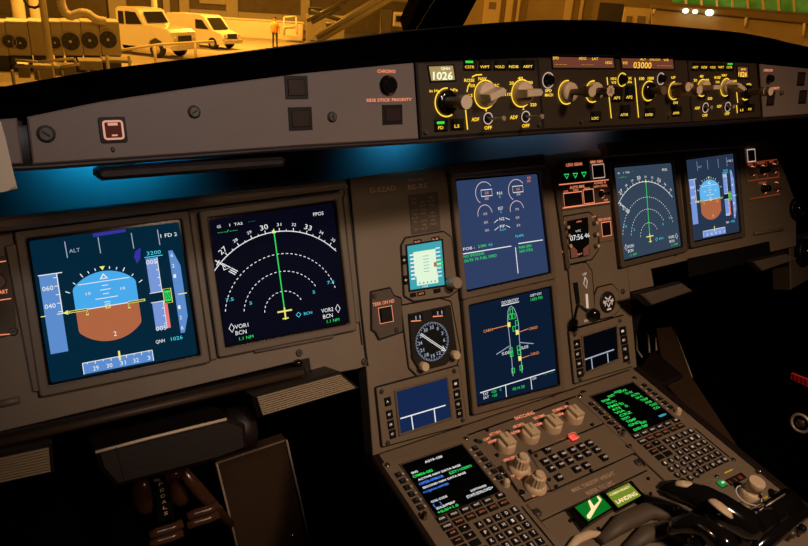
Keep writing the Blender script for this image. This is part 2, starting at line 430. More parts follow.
def pfd(t, Q, right=False, sp='tape'):
    sky, ear = ('sky', 'earth') if not right else ('sky_b', 'earth')
    # attitude ball: in screen fractions
    k = Ink(Q, .0004); cx, cy = .428, .530; rx, ry = .214, .27
    yh = .50
    def clipball(lo, hi):
        P = []
        for i in range(73):
            a = 2 * pi * i / 72; x = cx + .265 * cos(a); y = cy + .252 * sin(a)
            x = max(cx - rx * .98, min(cx + rx * .98, x)); P.append((x, y))
        out = []
        for i in range(len(P)):
            a, b = P[i - 1], P[i]
            ia, ib = lo <= a[1] <= hi, lo <= b[1] <= hi
            if ia != ib:
                Y = lo if (a[1] < lo or b[1] < lo) else hi
                f = (Y - a[1]) / (b[1] - a[1]); out.append((a[0] + (b[0] - a[0]) * f, Y))
            if ib: out.append(b)
        return out
    up = clipball(-1, cy); dn = clipball(cy, 2)
    k.fl(up, sky); k.fl(dn, ear); k.out('attitude_ball', t)
    k = Ink(Q, .0008)
    k.ln([(cx - rx, cy), (cx + rx, cy)], .006, 's_white')
    k.ln([(cx - .17, cy - .180), (cx + .17, cy - .180)], .005, 's_white')
    for j in range(-5, 0):
        y = cy + j * .030; w = (.02, .035, .02, .075, .02)[j % 5]
        k.ln([(cx - w, y), (cx + w, y)], .005, 's_white')
    k.tx('10', cx - .115, cy - .11, .032, .020, 's_white'); k.tx('10', cx + .115, cy - .11, .032, .020, 's_white')
    k.tx('2' if not right else '20', cx + .02, cy + .205, .020, .036, 's_cyan' if False else 's_white')
    k.fl([(cx, cy - .237), (cx - .028, cy - .197), (cx + .028, cy - .197)], 's_white'); k.fl([(cx, cy - .225), (cx - .015, cy - .203), (cx + .015, cy - .203)], sky, .0003)
    for a in (-60, -45, -30, -20, -10, 10, 20, 30, 45, 60):
        r0 = .265; r1 = .283 if a % 30 else .295; x = sin(radians(a)); y = -cos(radians(a))
        k.ln([(cx + x * r0, cy + y * r0), (cx + x * r1, cy + y * r1)], .006, 's_white')
    k.fl([(cx - .018, cy - .287), (cx + .018, cy - .287), (cx, cy - .258)], 's_yellow')
    for s in (-1, 1):
        k.ln([(cx + s * .255, cy), (cx + s * .14, cy), (cx + s * .14, cy + .042)], .017, 's_yellow'); k.ln([(cx + s * .25, cy), (cx + s * .14, cy), (cx + s * .14, cy + .035)], .008, 'black', dh=.0003)
    k.ln([(cx - .014, cy - .014), (cx + .014, cy - .014), (cx + .014, cy + .014), (cx - .014, cy + .014)], .007, 's_yellow', True)
    k.out('attitude_symbols', t)
    # speed tape
    k = Ink(Q, .0004); k.bx(.025, .245, .135, .80, sp); k.out('speed_tape', t)
    k = Ink(Q, .0008)
    k.ln([(.02, .246), (.17, .246)], .006, 's_white'); k.ln([(.135, .246), (.135, .53)], .006, 's_white')
    for j in range(5): k.ln([(.11, .275 + j * .06), (.135, .275 + j * .06)], .005, 's_white')
    k.tx('060', .068, .34, .068, .034, 's_white'); k.tx('040', .066, .465, .068, .034, 's_white')
    k.ln([(.10, .53), (.17, .53)], .007, 's_yellow'); k.fl([(.135, .53), (.17, .514), (.17, .546)], 's_yellow'); k.ln([(-.0, .53), (.03, .53)], .006, 's_yellow')
    k.out('speed_scale', t)
    # altitude tape
    k = Ink(Q, .0004); k.bx(.728, .235, .808, .765, 'tape2'); k.out('altitude_tape', t)
    k = Ink(Q, .0008); k.ln([(.808, .235), (.808, .765)], .005, 's_white'); k.ln([(.72, .225), (.85, .225)], .006, 's_cyan')
    for j in range(9): k.ln([(.79, .27 + j * .057), (.808, .27 + j * .057)], .005, 's_white')
    k.tx('3200', .79, .198, .10, .028, 's_cyan'); k.tx('005', .765, .262, .075, .034, 's_white'); k.tx('005', .765, .755, .075, .034, 's_white')
    k.bx(.715, .49, .815, .56, 'scr_pfd', .0002); k.ln([(.72, .49), (.815, .49)], .005, 's_white', dh=.0003); k.ln([(.72, .56), (.815, .56)], .005, 's_white', dh=.0003)
    k.ln([(.815, .475), (.872, .475), (.872, .58), (.815, .58)], .006, 's_yellow', True, .0004); k.bx(.823, .487, .864, .568, 's_green', .0004); k.tx('00', .844, .528, .034, .054, 'scr_pfd', .0007)
    k.bx(.812, .585, .834, .765, 's_red', .0004)
    k.out('altitude_scale', t)
    k = Ink(Q, .0004); k.fl([(.895, .20), (.925, .20), (.968, .32), (.968, .70), (.93, .82), (.90, .82)], sp); k.out('vertical_speed_tape', t)
    k = Ink(Q, .0008)
    for j, g in enumerate(('6', '2', '1', '.', '.', '1', '2', '6')): k.tx(g, .915, .235 + j * .078, .018 if g != '.' else .006, .028 if g != '.' else .006, 's_white')
    k.ln([(.92, .53), (.985, .53)], .008, 's_yellow'); k.out('vertical_speed_scale', t)
    # mode annunciator
    k = Ink(Q, .0006)
    for x in (.215, .43, .655, .84): k.ln([(x, .035), (x + .002, .15)], .006, 's_grey')
    k.tx('ALT', .268, .105, .07, .028, 's_grey'); k.tx('1 FD 2', .915, .085, .12, .028, 's_white'); k.out('mode_annunciator', t)
    k = Ink(Q, .0006); k.tx('QNH', .745, .85, .065, .026, 's_white'); k.tx('1026', .865, .85, .085, .028, 's_cyan'); k.out('pressure_setting', t)
    # heading
    k = Ink(Q, .0004); k.bx(.21, .905, .68, .985, sp); k.out('heading_tape', t)
    k = Ink(Q, .0008); k.ln([(.21, .905), (.68, .905)], .005, 's_white'); k.ln([(.21, .905), (.21, .985)], .005, 's_white'); k.ln([(.68, .905), (.68, .985)], .005, 's_white')
    for j in range(9): k.ln([(.24 + j * .052, .905), (.24 + j * .052, .905 + (.02 if j % 2 else .012))], .005, 's_white')
    for j, g in enumerate(('29', '30', '31', '32', '3')): k.tx(g, .29 + j * .09, .955, .038 if len(g) > 1 else .018, .032, 's_white')
    k.ln([(.455, .865), (.455, .935)], .013, 's_yellow'); k.out('heading_scale', t)

t1, Q1, _ = display("captain's outer flight display showing blue and brown attitude ball with airspeed and altitude tapes", [(29, 241), (178.5, 222), (197.5, 354), (51, 383)], 'scr_pfd')
pfd(t1, Q1)
k = Ink(Q1, .0006); k.fl([(.40, 0.005), (.62, 0.0), (.62, .022), (.40, .03)], 's_violet'); k.out('violet_patch', t1); k = Ink(Q1, .0006); k.fl([(.665, .17), (.705, .15), (.69, .23), (.665, .26), (.65, .21)], 's_violet'); k.out('violet_patch', t1)
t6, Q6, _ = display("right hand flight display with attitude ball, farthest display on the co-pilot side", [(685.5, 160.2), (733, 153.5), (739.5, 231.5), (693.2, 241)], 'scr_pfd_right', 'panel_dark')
pfd(t6, Q6, True, 'tape2')

def nd(t, Q, S, dash='s_white'):
    """navigation arc display; S = centre, heading-up, arc radius, number offsets in screen fractions"""
    cx, cy = S['c']; k = Ink(Q); R = S['r']
    k.arc((cx, cy), R, S['a0'], S['a1'], .0065, 's_white', 48)
    lab = S['lab']; n = 0
    for a, g in lab:
        x, y = cos(radians(a)), -sin(radians(a)); k.ln([(cx + x * R, cy + y * R), (cx + x * (R + .026), cy + y * (R + .026))], .006, 's_white')
        b = a - 5; x2, y2 = cos(radians(b)), -sin(radians(b)); k.ln([(cx + x2 * R, cy + y2 * R), (cx + x2 * (R + .014), cy + y2 * (R + .014))], .005, 's_white')
        big = len(g) > 2; g = g.strip('*'); hh = .042 if big else .024
        k.tx(g, cx + x * (R + .055), cy + y * (R + .055), hh * 1.5, hh, 's_white', rot=radians(a - 90))
    k.out('compass_scale', t)
    for i, f in enumerate((.72, .5, .25)):
        k = Ink(Q); k.arc((cx, cy), R * f, (170, 170, 174)[i], (12, 26, 18)[i], .0055, dash, (68, 44, 24)[i], True); k.out('range_ring', t)
    k = Ink(Q, .0007); k.ln([(S['top'][0], S['top'][1]), (cx, cy - .01)], .009, 's_green'); k.fl([(S['top'][0] - .015, S['top'][1] + .01), (S['top'][0], S['top'][1] - .03), (S['top'][0] + .015, S['top'][1] + .01)], 's_yellow'); k.out('track_line', t)
    k = Ink(Q, .0009); k.ln([(cx - .06, cy), (cx + .06, cy)], .012, 's_yellow'); k.ln([(cx, cy - .03), (cx, cy + .07)], .012, 's_yellow'); k.ln([(cx - .025, cy + .06), (cx + .025, cy + .06)], .009, 's_yellow')
    k.out('aircraft_symbol', t)
    k = Ink(Q, .0007)
    k.tx('GS', .06, .06, .03, .022, 's_white'); k.tx('1  TAS', .19, .06, .10, .022, 's_white'); k.tx('---', .31, .055, .06, .006, 's_green'); k.tx('---/---', .12, .105, .15, .018, 's_green')
    k.tx('PPOS', .86, .07, .09, .03, 's_white')
    k.tx('VOR1', .13, .865, .105, .034, 's_white'); k.tx('BCN', .12, .915, .085, .034, 's_white'); k.tx('1.1 NM', .155, .965, .11, .026, 's_green')
    k.tx('VOR2', .84, .865, .105, .034, 's_white'); k.tx('BCN', .84, .915, .085, .034, 's_white'); k.tx('1.1 NM', .88, .96, .11, .026, 's_green')
    for x, y in ((.055, .87), (.935, .87)): k.ln([(x, y - .035), (x + .02, y), (x, y + .035), (x - .02, y)], .006, 's_white', True)
    k.tx('BCN', cx + .19, cy + .05, .07, .024, 's_cyan'); k.ln([(cx + .11, cy + .03), (cx + .13, cy + .05), (cx + .11, cy + .07), (cx + .09, cy + .05)], .006, 's_cyan', True)
    for f, g, sx in ((.75, '7.5', -1), (.5, '5', -1), (.75, '7.5', 1), (.5, '5', 1)):
        k.tx(g, cx + sx * R * f * .96 + (.05 if sx < 0 else -.05), cy - R * f * .35, .02 * len(g), .026, 's_cyan')
    k.out('readouts', t)
    k = Ink(Q, .0009); x, y = S['bug']; k.ln([(x - .06, y - .055), (x + .01, y + .01)], .007, 's_white'); k.ln([(x - .015, y - .025), (x + .045, y + .02), (x - .005, y + .03)], .009, 's_white', True)
    for d in (-.011, 0, .011): k.ln([(x + .04 - d, y + .035 + d), (x + .085 - d, y + .07 + d)], .007, 's_white')
    k.ln([(x - .055, y - .015), (x - .03, y - .05)], .007, 's_white'); k.out('station_pointer', t)
t2, Q2, _ = display("captain's inner navigation display with white compass arc on a black screen", [(209.5, 220), (333, 203), (346.5, 322.5), (226.5, 345.5)], 'scr_nd')
i2 = lambda *p: inv(Q2, p)
C2 = i2(284.5, 311); T2 = i2(273.8, 232)
labs = [(a, g) for a, g in zip((90 - 5 + 11.5 + 0 + 10 * j for j in range(0)), ())]
def lab_for(off, g0, n0, n1):
    out = []
    for j in range(n0, n1):
        hdg = g0 + j; a = 90 - (j * 10 - off); g = '%02d' % (hdg % 36 or 36)
        out.append((a, g + '*' if hdg % 3 == 0 else g))
    return out
R2 = C2[1] - T2[1]
nd(t2, Q2, dict(c=C2, r=R2, a0=142, a1=40, top=T2, lab=lab_for(-3.3, 31, -4, 5), bug=i2(224, 266)))
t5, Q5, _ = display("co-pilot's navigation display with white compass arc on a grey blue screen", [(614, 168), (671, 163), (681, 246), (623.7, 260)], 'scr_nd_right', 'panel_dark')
i5 = lambda *p: inv(Q5, p)
C5 = i5(649.5, 236.3); T5 = i5(645.5, 181.5)
nd(t5, Q5, dict(c=C5, r=C5[1] - T5[1], a0=140, a1=40, top=T5, lab=lab_for(-3.3, 31, -4, 5), bug=i5(623, 207)))

# engine display (upper centre)
t3, Q3, _ = display("upper centre engine display with round gauges on a violet blue screen", [(456.4, 181), (537, 174), (548.5, 272), (466.8, 290)], 'scr_ewd')
X3 = lambda x, y: inv(Q3, (455 + x / 4.547, 170 + y / 4.55))
k = Ink(Q3)
for (x, y, r, a0, a1) in ((133, 105, .105, 235, 35), (280, 92, .105, 235, 35), (136, 200, .085, 190, 5), (281, 180, .085, 190, 5)):
    k.arc(X3(x, y), r, a0, a1, .006, 's_pink')
for (x, y) in ((143, 104), (285, 87)):
    a, b = X3(x, y); k.ln([(a - .065, b - .03), (a + .065, b - .03), (a + .065, b + .03), (a - .065, b + .03)], .007, 's_white', True); k.tx('XX', a, b, .05, .026, 's_amber')
k.out('engine_gauges', t3)
k = Ink(Q3)
for (x, y, g, m) in ((143, 130, 'XX', 's_pink'), (287, 110, 'XX', 's_pink'), (136, 199, 'XX', 's_pink'), (281, 178, 'XX', 's_pink'), (139, 238, 'XX', 's_pink'), (283, 216, 'XX', 's_pink'), (144, 274, 'XX', 's_pink'), (287, 251, 'XX', 's_pink'), (334, 35, 'XX', 's_amber'), (334, 50, 'XX', 's_amber')):
    k.tx(g, *X3(x, y), .05, .024, m)
for (x, y, g) in ((201, 105, 'N1'), (206, 174, 'EGT'), (212, 222, 'N2'), (214, 256, 'FF')): k.tx(g, *X3(x, y), .06, .03, 's_white')
k.tx('KG/H', *X3(216, 271), .07, .018, 's_cyan'); k.tx('%', *X3(203, 122), .022, .024, 's_cyan'); k.tx('C', *X3(208, 190), .02, .022, 's_cyan')
for (x, y, s) in ((186, 233, -1), (238, 222, 1), (188, 267, -1), (240, 257, 1)): a, b = X3(x, y); k.ln([(a - .025, b + .012 * -s), (a + .025, b + .012 * s)], .006, 's_white')
k.out('engine_values', t3)
k = Ink(Q3); k.tx('FOB :', *X3(62, 356), .13, .026, 's_white'); k.tx('2380', *X3(122, 345), .10, .026, 's_green'); k.tx('KG', *X3(160, 339), .04, .024, 's_cyan')
k.tx('FLAPS', *X3(292, 299), .10, .024, 's_cyan')
k.ln([X3(35, 382), X3(255, 346)], .009, 's_white'); k.ln([X3(287, 335), X3(398, 318)], .009, 's_white'); k.ln([X3(274, 352), X3(286, 470)], .009, 's_white')
k.tx('NO SMOKING', *X3(85, 386), .235, .028, 's_green'); k.tx('OUTR TK FUEL XFRD', *X3(115, 401), .38, .028, 's_green'); k.tx('PARK BRK', *X3(318, 348), .165, .028, 's_green'); k.tx('NW STRG', *X3(322, 366), .165, .028, 's_green')
k.out('memo_text', t3)
# system display (lower centre)
t4, Q4, _ = display("lower centre systems display with aircraft outline and open doors on dark blue", [(468.8, 306.6), (549, 288), (557.6, 384.4), (477.5, 405)], 'scr_sd')
X4 = lambda x, y: inv(Q4, (480 + x / 4.963, 290 + y / 4.963))
k = Ink(Q4)
k.ln([X4(*p) for p in ((163, 427), (157, 350), (147, 250), (136, 150), (138, 105), (145, 86), (155, 80), (168, 92), (180, 120), (190, 165), (195, 250), (203, 330), (208, 410))], .008, 's_grey')
k.ln([X4(80, 320), X4(146, 277)], .008, 's_grey'); k.ln([X4(195, 260), X4(265, 266)], .008, 's_grey'); k.out('aircraft_outline', t4)
k = Ink(Q4, .0008)
for (x, y) in ((154, 106), (148, 133), (166, 130), (181, 163), (168, 192), (152, 298), (190, 288), (155, 318), (192, 308), (163, 400), (203, 386)):
    a, b = X4(x, y); k.ln([(a - .016, b - .024), (a + .016, b - .024), (a + .016, b + .024), (a - .016, b + .024)], .009, 's_green', True)
for (x, y) in ((142, 172), (183, 210), (196, 339)):
    a, b = X4(x, y); k.bx(a - .018, b - .024, a + .018, b + .024, 's_yellow')
k.out('door_symbols', t4)
k = Ink(Q4, .0008)
for (x, y, x0, x1, yy) in ((38, 200, 62, 132, 0), (262, 188, 192, 240, 0), (270, 314, 205, 245, 0)):
    a, b = X4(x, y); k.tx('CABIN' if x < 50 else 'CARGO', a, b, .11, .028, 's_amber')
k.ln([X4(62, 193), X4(135, 175)], .006, 's_amber'); k.ln([X4(192, 209), X4(238, 192)], .006, 's_amber'); k.ln([X4(205, 338), X4(245, 324)], .006, 's_amber')
k.tx('SLIDE', *X4(125, 312), .09, .03, 's_white'); k.tx('SLIDE', *X4(220, 283), .09, .03, 's_white')
k.tx('DOOR/OXY', *X4(148, 55), .21, .036, 's_white'); a, b = X4(148, 64); k.ln([(a - .11, b + .01), (a + .11, b + .01)], .007, 's_white')
k.tx('CKPT OXY', *X4(275, 22), .15, .026, 's_white'); k.tx('1450 PSI', *X4(278, 42), .15, .03, 's_green')
k.ln([X4(0, 510), X4(370, 395)], .009, 's_white'); k.ln([X4(125, 472), X4(130, 530)], .008, 's_white'); k.ln([X4(250, 433), X4(256, 493)], .008, 's_white')
k.tx('TAT', *X4(25, 515), .065, .028, 's_white'); k.tx('SAT', *X4(28, 532), .065, .028, 's_white'); k.tx('+20', *X4(66, 503), .06, .028, 's_green'); k.tx('+20', *X4(70, 522), .06, .028, 's_green'); k.tx('C', *X4(100, 493), .022, .024, 's_cyan')
k.tx('05 H 50', *X4(190, 484), .15, .03, 's_green'); k.tx('GW', *X4(268, 438), .05, .026, 's_white'); k.tx('-- --', *X4(335, 415), .13, .008, 's_green')
k.out('system_text', t4)

# ---------------------------------------------------------------- instruments let into the panel
def insert(name, label, cat, outline, group=None, m='panel', r=.002, hh=.003, gap=True):
    P = MAIN.q(outline, H0 + hh); cu = sum(p[0] for p in P) / len(P); cv = sum(p[1] for p in P) / len(P)
    t = thing(name, label, cat, MAIN.w(cu, cv, H0), group)
    if gap: k = MB(); k.plate(MAIN, offs(rnd(P, r), .0022), H0 - .0005, H0 + .001, 'black', .0002); k.build('edge_gap', t)
    k = MB(); k.plate(MAIN, rnd(P, r), H0 - .001, H0 + hh, m, .0008); k.build('face_plate', t)
    return t
def mkey(pl, px, py, w, h, t, ht, m='key', legend=None, lm='keywhite', outline=None, nm='push_button', z=.004, lw=.7, lh=.4, frame='bezel', dy=0, fi=.09):
    """push button on face pl: frame plus cap with its lit legend"""
    k = MB(); P = pl.rc(px, py, w, h, ht); g = pl.sc(px, py)[0]
    k.plate(pl, P, ht - .001, ht + z * .4, 'black', .0003)
    k.plate(pl, offs(P, -min(w, h) * g * fi), ht, ht + z, m, .0006)
    if outline: k.stroke(pl, offs(P, g * .3), g * .75, ht + z * .4 + .0004, outline, True)
    if legend: k.text(pl, legend, px, py + dy, w * lw, h * lh, lm, ht + z + .0003, .01)
    return k.build(nm, t)
# standby attitude LCD
t = insert('standby_flight_display', 'small teal lit standby display with a beige knob at its lower right corner', 'standby instrument', [(402, 246), (406, 238.5), (444, 232), (451.5, 237.5), (458, 290), (450, 296), (414, 301), (405, 296)])
Q = MAIN.q([(407, 246.2), (441.5, 240.5), (444.7, 284.7), (410.2, 290)], 0)
k = MB(); k.ring(MAIN, offs(Q, .0025), Q, H0 + .002, .001, -.001, 'black', .0004); k.build('screen_frame', t)
k = MB(); k.flat(MAIN, offs(Q, .0006), -.0004, 'scr_teal'); k.build('screen', t)
k = Ink(Q, .0001); k.bx(.16, .16, .80, .72, 'scr_pale'); k.bx(.20, .72, .82, .93, 'scr_pale'); k.out('attitude_area', t)
k = Ink(Q, .0006)
for j in range(7): k.bx(.05, .20 + j * .09, .16 + .05 * (j % 2), .235 + j * .09, 's_white')
for j in range(8): k.bx(.80, .14 + j * .09, .93, .165 + j * .09, 's_white')
k.bx(.80, .47, .99, .50, 's_green'); k.bx(.80, .54, .99, .57, 's_green'); k.bx(.72, .46, .82, .56, 'earth')
for j in range(5): k.bx(.26 + j * .11, .865, .30 + j * .11, .90, 'scr_teal')
for j in range(6): k.bx(.42, .28 + j * .07, .58, .292 + j * .07, 'scr_teal')
k.tx('1026', .42, .965, .16, .04, 's_white'); k.out('readouts', t)
for x, y, w, g in ((417.5, 241.6, 8, 'BUGS'), (435.5, 238.8, 8, 'LS'), (421.2, 293.6, 8, 'ATT'), (413, 295, 6, ''), (437, 290.8, 7, '')): mkey(MAIN, x, y, w, 4.2, t, H0 + .003, legend=g or None, z=.002, lm='salmon')
for x, y in ((404.2, 260), (405.8, 280)): mkey(MAIN, x, y, 4, 9, t, H0 + .003, z=.002, legend='+')
u, v = MAIN.uv(448.5, 282.6, H0); k = MB(); k.lathe(MAIN.w(u, v, H0), MAIN.N, [(.0085, .002), (.009, .004), (.009, .020), (.0078, .024), (.0074, .0245)], 'knob_grey', 20, star=.05); k.build('knob', t)
# radio magnetic compass
t = insert('radio_compass', 'round white-marked compass gauge with needle in an octagonal dark face', 'standby instrument', [(401.5, 306), (440, 299), (451, 302), (460.5, 352), (457, 365), (418, 376), (409.5, 368)], hh=.002)
P = MAIN.q([(409, 314.3), (451, 305), (457.5, 351.6), (446.6, 364.5), (420.1, 371.5), (412.3, 358)], .002)
k = MB(); k.plate(MAIN, rnd(P, .001), H0, .002, 'placard', .001); k.build('case', t)
uc, vc = MAIN.uv(432.3, 341.5, .003); gx, gy = MAIN.sc(432, 342)
k = MB(); P2 = circ(uc, vc, .0295, 36); k.plate(MAIN, P2, .0015, .0026, 'black', .0003); k.build('dial', t)
k = MB()
for i in range(72):
    a = 2 * pi * i / 72; r0 = .0288; r1 = .0248 if i % 2 == 0 else .0266
    k.stroke(MAIN, [(uc + r0 * cos(a), vc + r0 * sin(a)), (uc + r1 * cos(a), vc + r1 * sin(a))], .0007, .003, 's_grey')
for i, g in enumerate(('0', '3', '6', '9', '12', '15', '18', '21', '24', '27', '30', '33')):
    a = radians(55 - 30 * i); k.textm(MAIN, g, uc + .0208 * cos(a), vc + .0208 * sin(a), .0034 * len(g), .0052, 's_grey', .003, .01)
k.build('dial_markings', t)
k = MB(); a0 = MAIN.uv(420.5, 334, .004); a1 = MAIN.uv(445, 350.5, .004); d = (Vector(a1) - Vector(a0)).normalized(); nn = Vector((-d.y, d.x)) * .0011
k.stroke(MAIN, [tuple(Vector(a0) + nn), tuple(Vector(a1) + nn)], .0009, .0042, 's_white'); k.stroke(MAIN, [tuple(Vector(a0) - nn), tuple(Vector(a1) - nn)], .0009, .0042, 's_white')
k.stroke(MAIN, [tuple(Vector(a1) - d * .006 + nn * 3), tuple(Vector(a1) + d * .001), tuple(Vector(a1) - d * .006 - nn * 3)], .0009, .0043, 's_white'); k.build('needle', t)
k = MB()
for x, y in ((417, 317.3), (438.8, 312.6)):
    k.plate(MAIN, MAIN.rc(x, y, 13, 7, .003), .002, .0032, 'black', .0002); k.text(MAIN, '11', x + 1, y, 5, 4, 's_grey', .0036); k.sp(MAIN, [(x - 6, y + 4), (x + 4, y + 3.2)], 1, .0036, 'salmon')
k.build('distance_window', t)
for x, y in ((423.5, 366.5), (454.8, 355)):
    u, v = MAIN.uv(x, y, .005); k = MB(); k.lathe(MAIN.w(u, v, .001), MAIN.N, [(.0065, 0), (.0065, .009), (.0055, .011)], 'knob', 16, star=.06); k.build('selector_knob', t)
# terrain buttons
t = insert('terrain_switch_plate', 'notched switch plate with a lone outlined terrain button left of the compass gauge', 'switch plate', [(371.8, 292.5), (390.5, 288.5), (394, 296), (401.4, 298.7), (403, 331.4), (379.6, 339.2), (376, 332), (372.4, 329.8)], m='panel_dark', r=.001)
mkey(MAIN, 385.2, 314.6, 13, 15, t, H0 + .003, 'black', outline='salmon')
k = MB(); k.text(MAIN, 'TERR ON ND', 383.6, 302.6, 22, 3.6, 'salmon', H0 + .0036, .01); k.build('legend', t)
for x, y in ((374.5, 296), (396.5, 329.8)): screw(MAIN, x, y, t, .003, h=H0 + .003)
t = insert('terrain_switch_plate', 'outlined terrain button beside the digital clock', 'switch plate', [(597, 216), (611.5, 214), (613.5, 240), (600, 243)], m='panel', r=.001, gap=False)
mkey(MAIN, 605.6, 229, 8.5, 13, t, H0 + .003, 'black', outline='salmon')
k = MB(); k.text(MAIN, 'TERR ON ND', 604.3, 219.2, 13, 2.6, 'salmon', H0 + .0036, .01); k.build('legend', t)
# DCDU message displays
def dcdu(label, outline, Qpx, lines, left, right, scr, h='tape'):
    t = insert('message_display', label, 'cockpit display', outline, 'small message displays low on the panel', hh=.004)
    Q = MAIN.q(Qpx, 0); k = MB(); k.ring(MAIN, offs(Q, .0035), Q, 0, .0022, -.0005, 'bezel', .001); k.build('bezel', t)
    k = MB(); k.flat(MAIN, offs(Q, .0005), .0004, scr); k.build('screen', t)
    k = MB()
    for l in lines: k.sp(MAIN, l, 1.1, .0009, 's_white' if scr == 'scr_dcdu' else 's_grey')
    k.build('screen_lines', t)
    for i, (x, y) in enumerate(left + right): mkey(MAIN, x, y, 6.6, 8.6, t, 0, 'key', legend=('A', 'BRT', 'DIM', 'PRT', 'I', 'MSG', 'PGE', 'O')[i % 8], z=.003, lw=.4, lh=.28, lm='keywhite')
    for x, y in ((outline[0][0] + 5, outline[0][1] + 3), (outline[1][0] - 5, outline[1][1] + 5), (outline[2][0] - 5, outline[2][1] - 4), (outline[3][0] + 5, outline[3][1] - 4)): screw(MAIN, x, y, t, .003, h=0)
    return t
dcdu('blue lit message display with a white T line, left of the lower centre display', [(376.5, 388.5), (459, 366), (467.5, 424), (382.7, 447)], [(396.1, 392.1), (446, 378.1), (450.4, 417.1), (400.5, 433.3)],
     [[(400.5, 418.6), (445.5, 405.2)], [(411.4, 416), (413.3, 429.5)], [(434.2, 409.3), (435.7, 422.7)]], [(387.6, 401.5), (389.4, 414.5), (390.8, 424.5), (392.5, 434)], [(455.6, 383.6), (456.8, 394.2), (458.2, 404), (459.4, 413.4)], 'scr_dcdu')
dcdu('dark dimmed message display with faint lines below the landing gear lever', [(569.5, 331.5), (624.5, 315.7), (633.5, 366), (574.8, 383.6)], [(582.4, 337.1), (616, 326.4), (617.6, 358.6), (585.5, 371.7)],
     [[(584.3, 359.8), (614, 349.5)], [(591.4, 358), (592.6, 369.5)], [(607.4, 353), (608.4, 363)]], [(576.8, 344), (577.8, 354), (579, 363.5), (580, 373)], [(622.6, 331), (623.8, 340), (625, 349), (626, 357.5)], 'scr_dcdu_r')
# landing gear and auto brake panel
t = insert('gear_indicator_unit', 'landing gear indicator panel with three green down arrows and auto brake buttons', 'control panel', [(557, 161), (607, 155), (611.5, 204), (562, 211)], m='panel_dark', gap=False, hh=.002)
hz = H0 + .0024
k = MB(); k.plate(MAIN, MAIN.q([(559.5, 168.5), (588.5, 164.5), (589.5, 181), (561, 183)], hz), hz - .001, hz + .0008, 'black', .0002)
for x, y in ((566.6, 176.2), (575.3, 175.4), (583.9, 174.4)):
    T = [(x - 2.3, y - 1.8), (x + 2.3, y - 2.1), (x + .2, y + 2.3)]; k.sp(MAIN, T, 1.2, hz + .0012, 's_green', True)
k.build('gear_indicator', t)
mkey(MAIN, 597.7, 171.3, 11, 12.5, t, hz, 'black', outline='keywhite'); mkey(MAIN, 572.5, 199.4, 18, 13, t, hz, 'black', outline='salmon'); mkey(MAIN, 587.9, 196.4, 9.5, 13, t, hz, 'black', outline='salmon')
k = MB(); S = hz + .0007
k.text(MAIN, 'LDG GEAR', 574.5, 164.3, 16, 3, 'salmon', S, .01); k.text(MAIN, 'BRK FAN', 596.6, 161.6, 12, 2.8, 'salmon', S, .01); k.text(MAIN, 'AUTO BRK', 577.3, 186.8, 15, 2.8, 'salmon', S, .01)
k.text(MAIN, 'LO', 566, 191.3, 4, 2, 'salmon', S); k.text(MAIN, 'MED', 576, 190, 5, 2, 'salmon', S); k.text(MAIN, 'MAX', 587, 188.2, 6, 2, 'salmon', S)
k.text(MAIN, 'A/SKID &', 600, 182.6, 12, 2.2, 'salmon', S); k.text(MAIN, 'N/W STRG', 600.5, 186, 13, 2.4, 'salmon', S); k.text(MAIN, 'OFF', 606, 200, 4, 2.2, 'salmon', S)
k.sp(MAIN, [(559, 184.8), (608.7, 179.7)], .8, S, 'salmon'); k.sp(MAIN, [(562.6, 208.2), (609.5, 201.8)], .8, S, 'salmon'); k.build('legend', t)
u, v = MAIN.uv(601.3, 194, hz); k = MB(); k.lathe(MAIN.w(u, v, hz), MAIN.N, [(.0065, 0), (.006, .002), (.0026, .0022), (.0024, .006), (.0034, .016), (.002, .018)], 'black_gloss', 16); k.arc(MAIN, (u, v), .0068, -100, 110, .0012, hz + .001, 'salmon'); k.build('toggle_switch', t)
# clock
t = insert('digital_clock', 'dark digital clock reading 07:56 46 with small knobs on both sides', 'clock', [(564, 217), (590, 212.5), (598, 222), (598.5, 250), (592, 259), (569.5, 264)], hh=.002)
k = MB(); P = MAIN.q([(567.4, 220.8), (588, 217), (589.6, 255.5), (571, 259)], 0); k.plate(MAIN, rnd(P, .003), H0 + .001, .001, 'black_gloss', .001); k.build('glass', t)
k = MB(); k.text(MAIN, '07:56', 576.6, 237.2, 13, 5.5, 's_white', .0014, .0); k.text(MAIN, '46', 587, 235.2, 5, 4.4, 's_white', .0014); k.text(MAIN, 'UTC', 578.4, 230.8, 5, 2, 's_white', .0014); k.text(MAIN, 'GPS', 579, 221.5, 5, 1.6, 'salmon', .0014); k.text(MAIN, 'SET', 580, 254, 5, 1.6, 'salmon', .0014); k.build('digits', t)
k = MB(); k.flat(MAIN, MAIN.q([(570.2, 244), (577, 250), (578, 257), (571.2, 258)], .001), .0012, 'win_red'); k.flat(MAIN, MAIN.q([(588.8, 244), (583, 249), (583.5, 256), (589, 254.8)], .001), .0012, 'win_red'); k.build('amber_segment', t)
for x, y in ((564.6, 227.5), (565.6, 236), (566.8, 246), (592.8, 223), (593.6, 234.5), (594.3, 246)):
    u, v = MAIN.uv(x, y, H0); k = MB(); k.lathe(MAIN.w(u, v, H0 + .001), MAIN.N, [(.0042, 0), (.0042, .004), (.003, .006), (.003, .009)], 'knob_brown', 14, topm='knob'); k.build('knob', t)
k = MB()
for x, y, g in ((563, 222.6, 'RST'), (594, 216.6, 'CHR'), (564, 251.5, 'RUN')): k.text(MAIN, g, x, y, 4, 1.8, 'salmon', H0 + .0026)
k.build('legend', t)
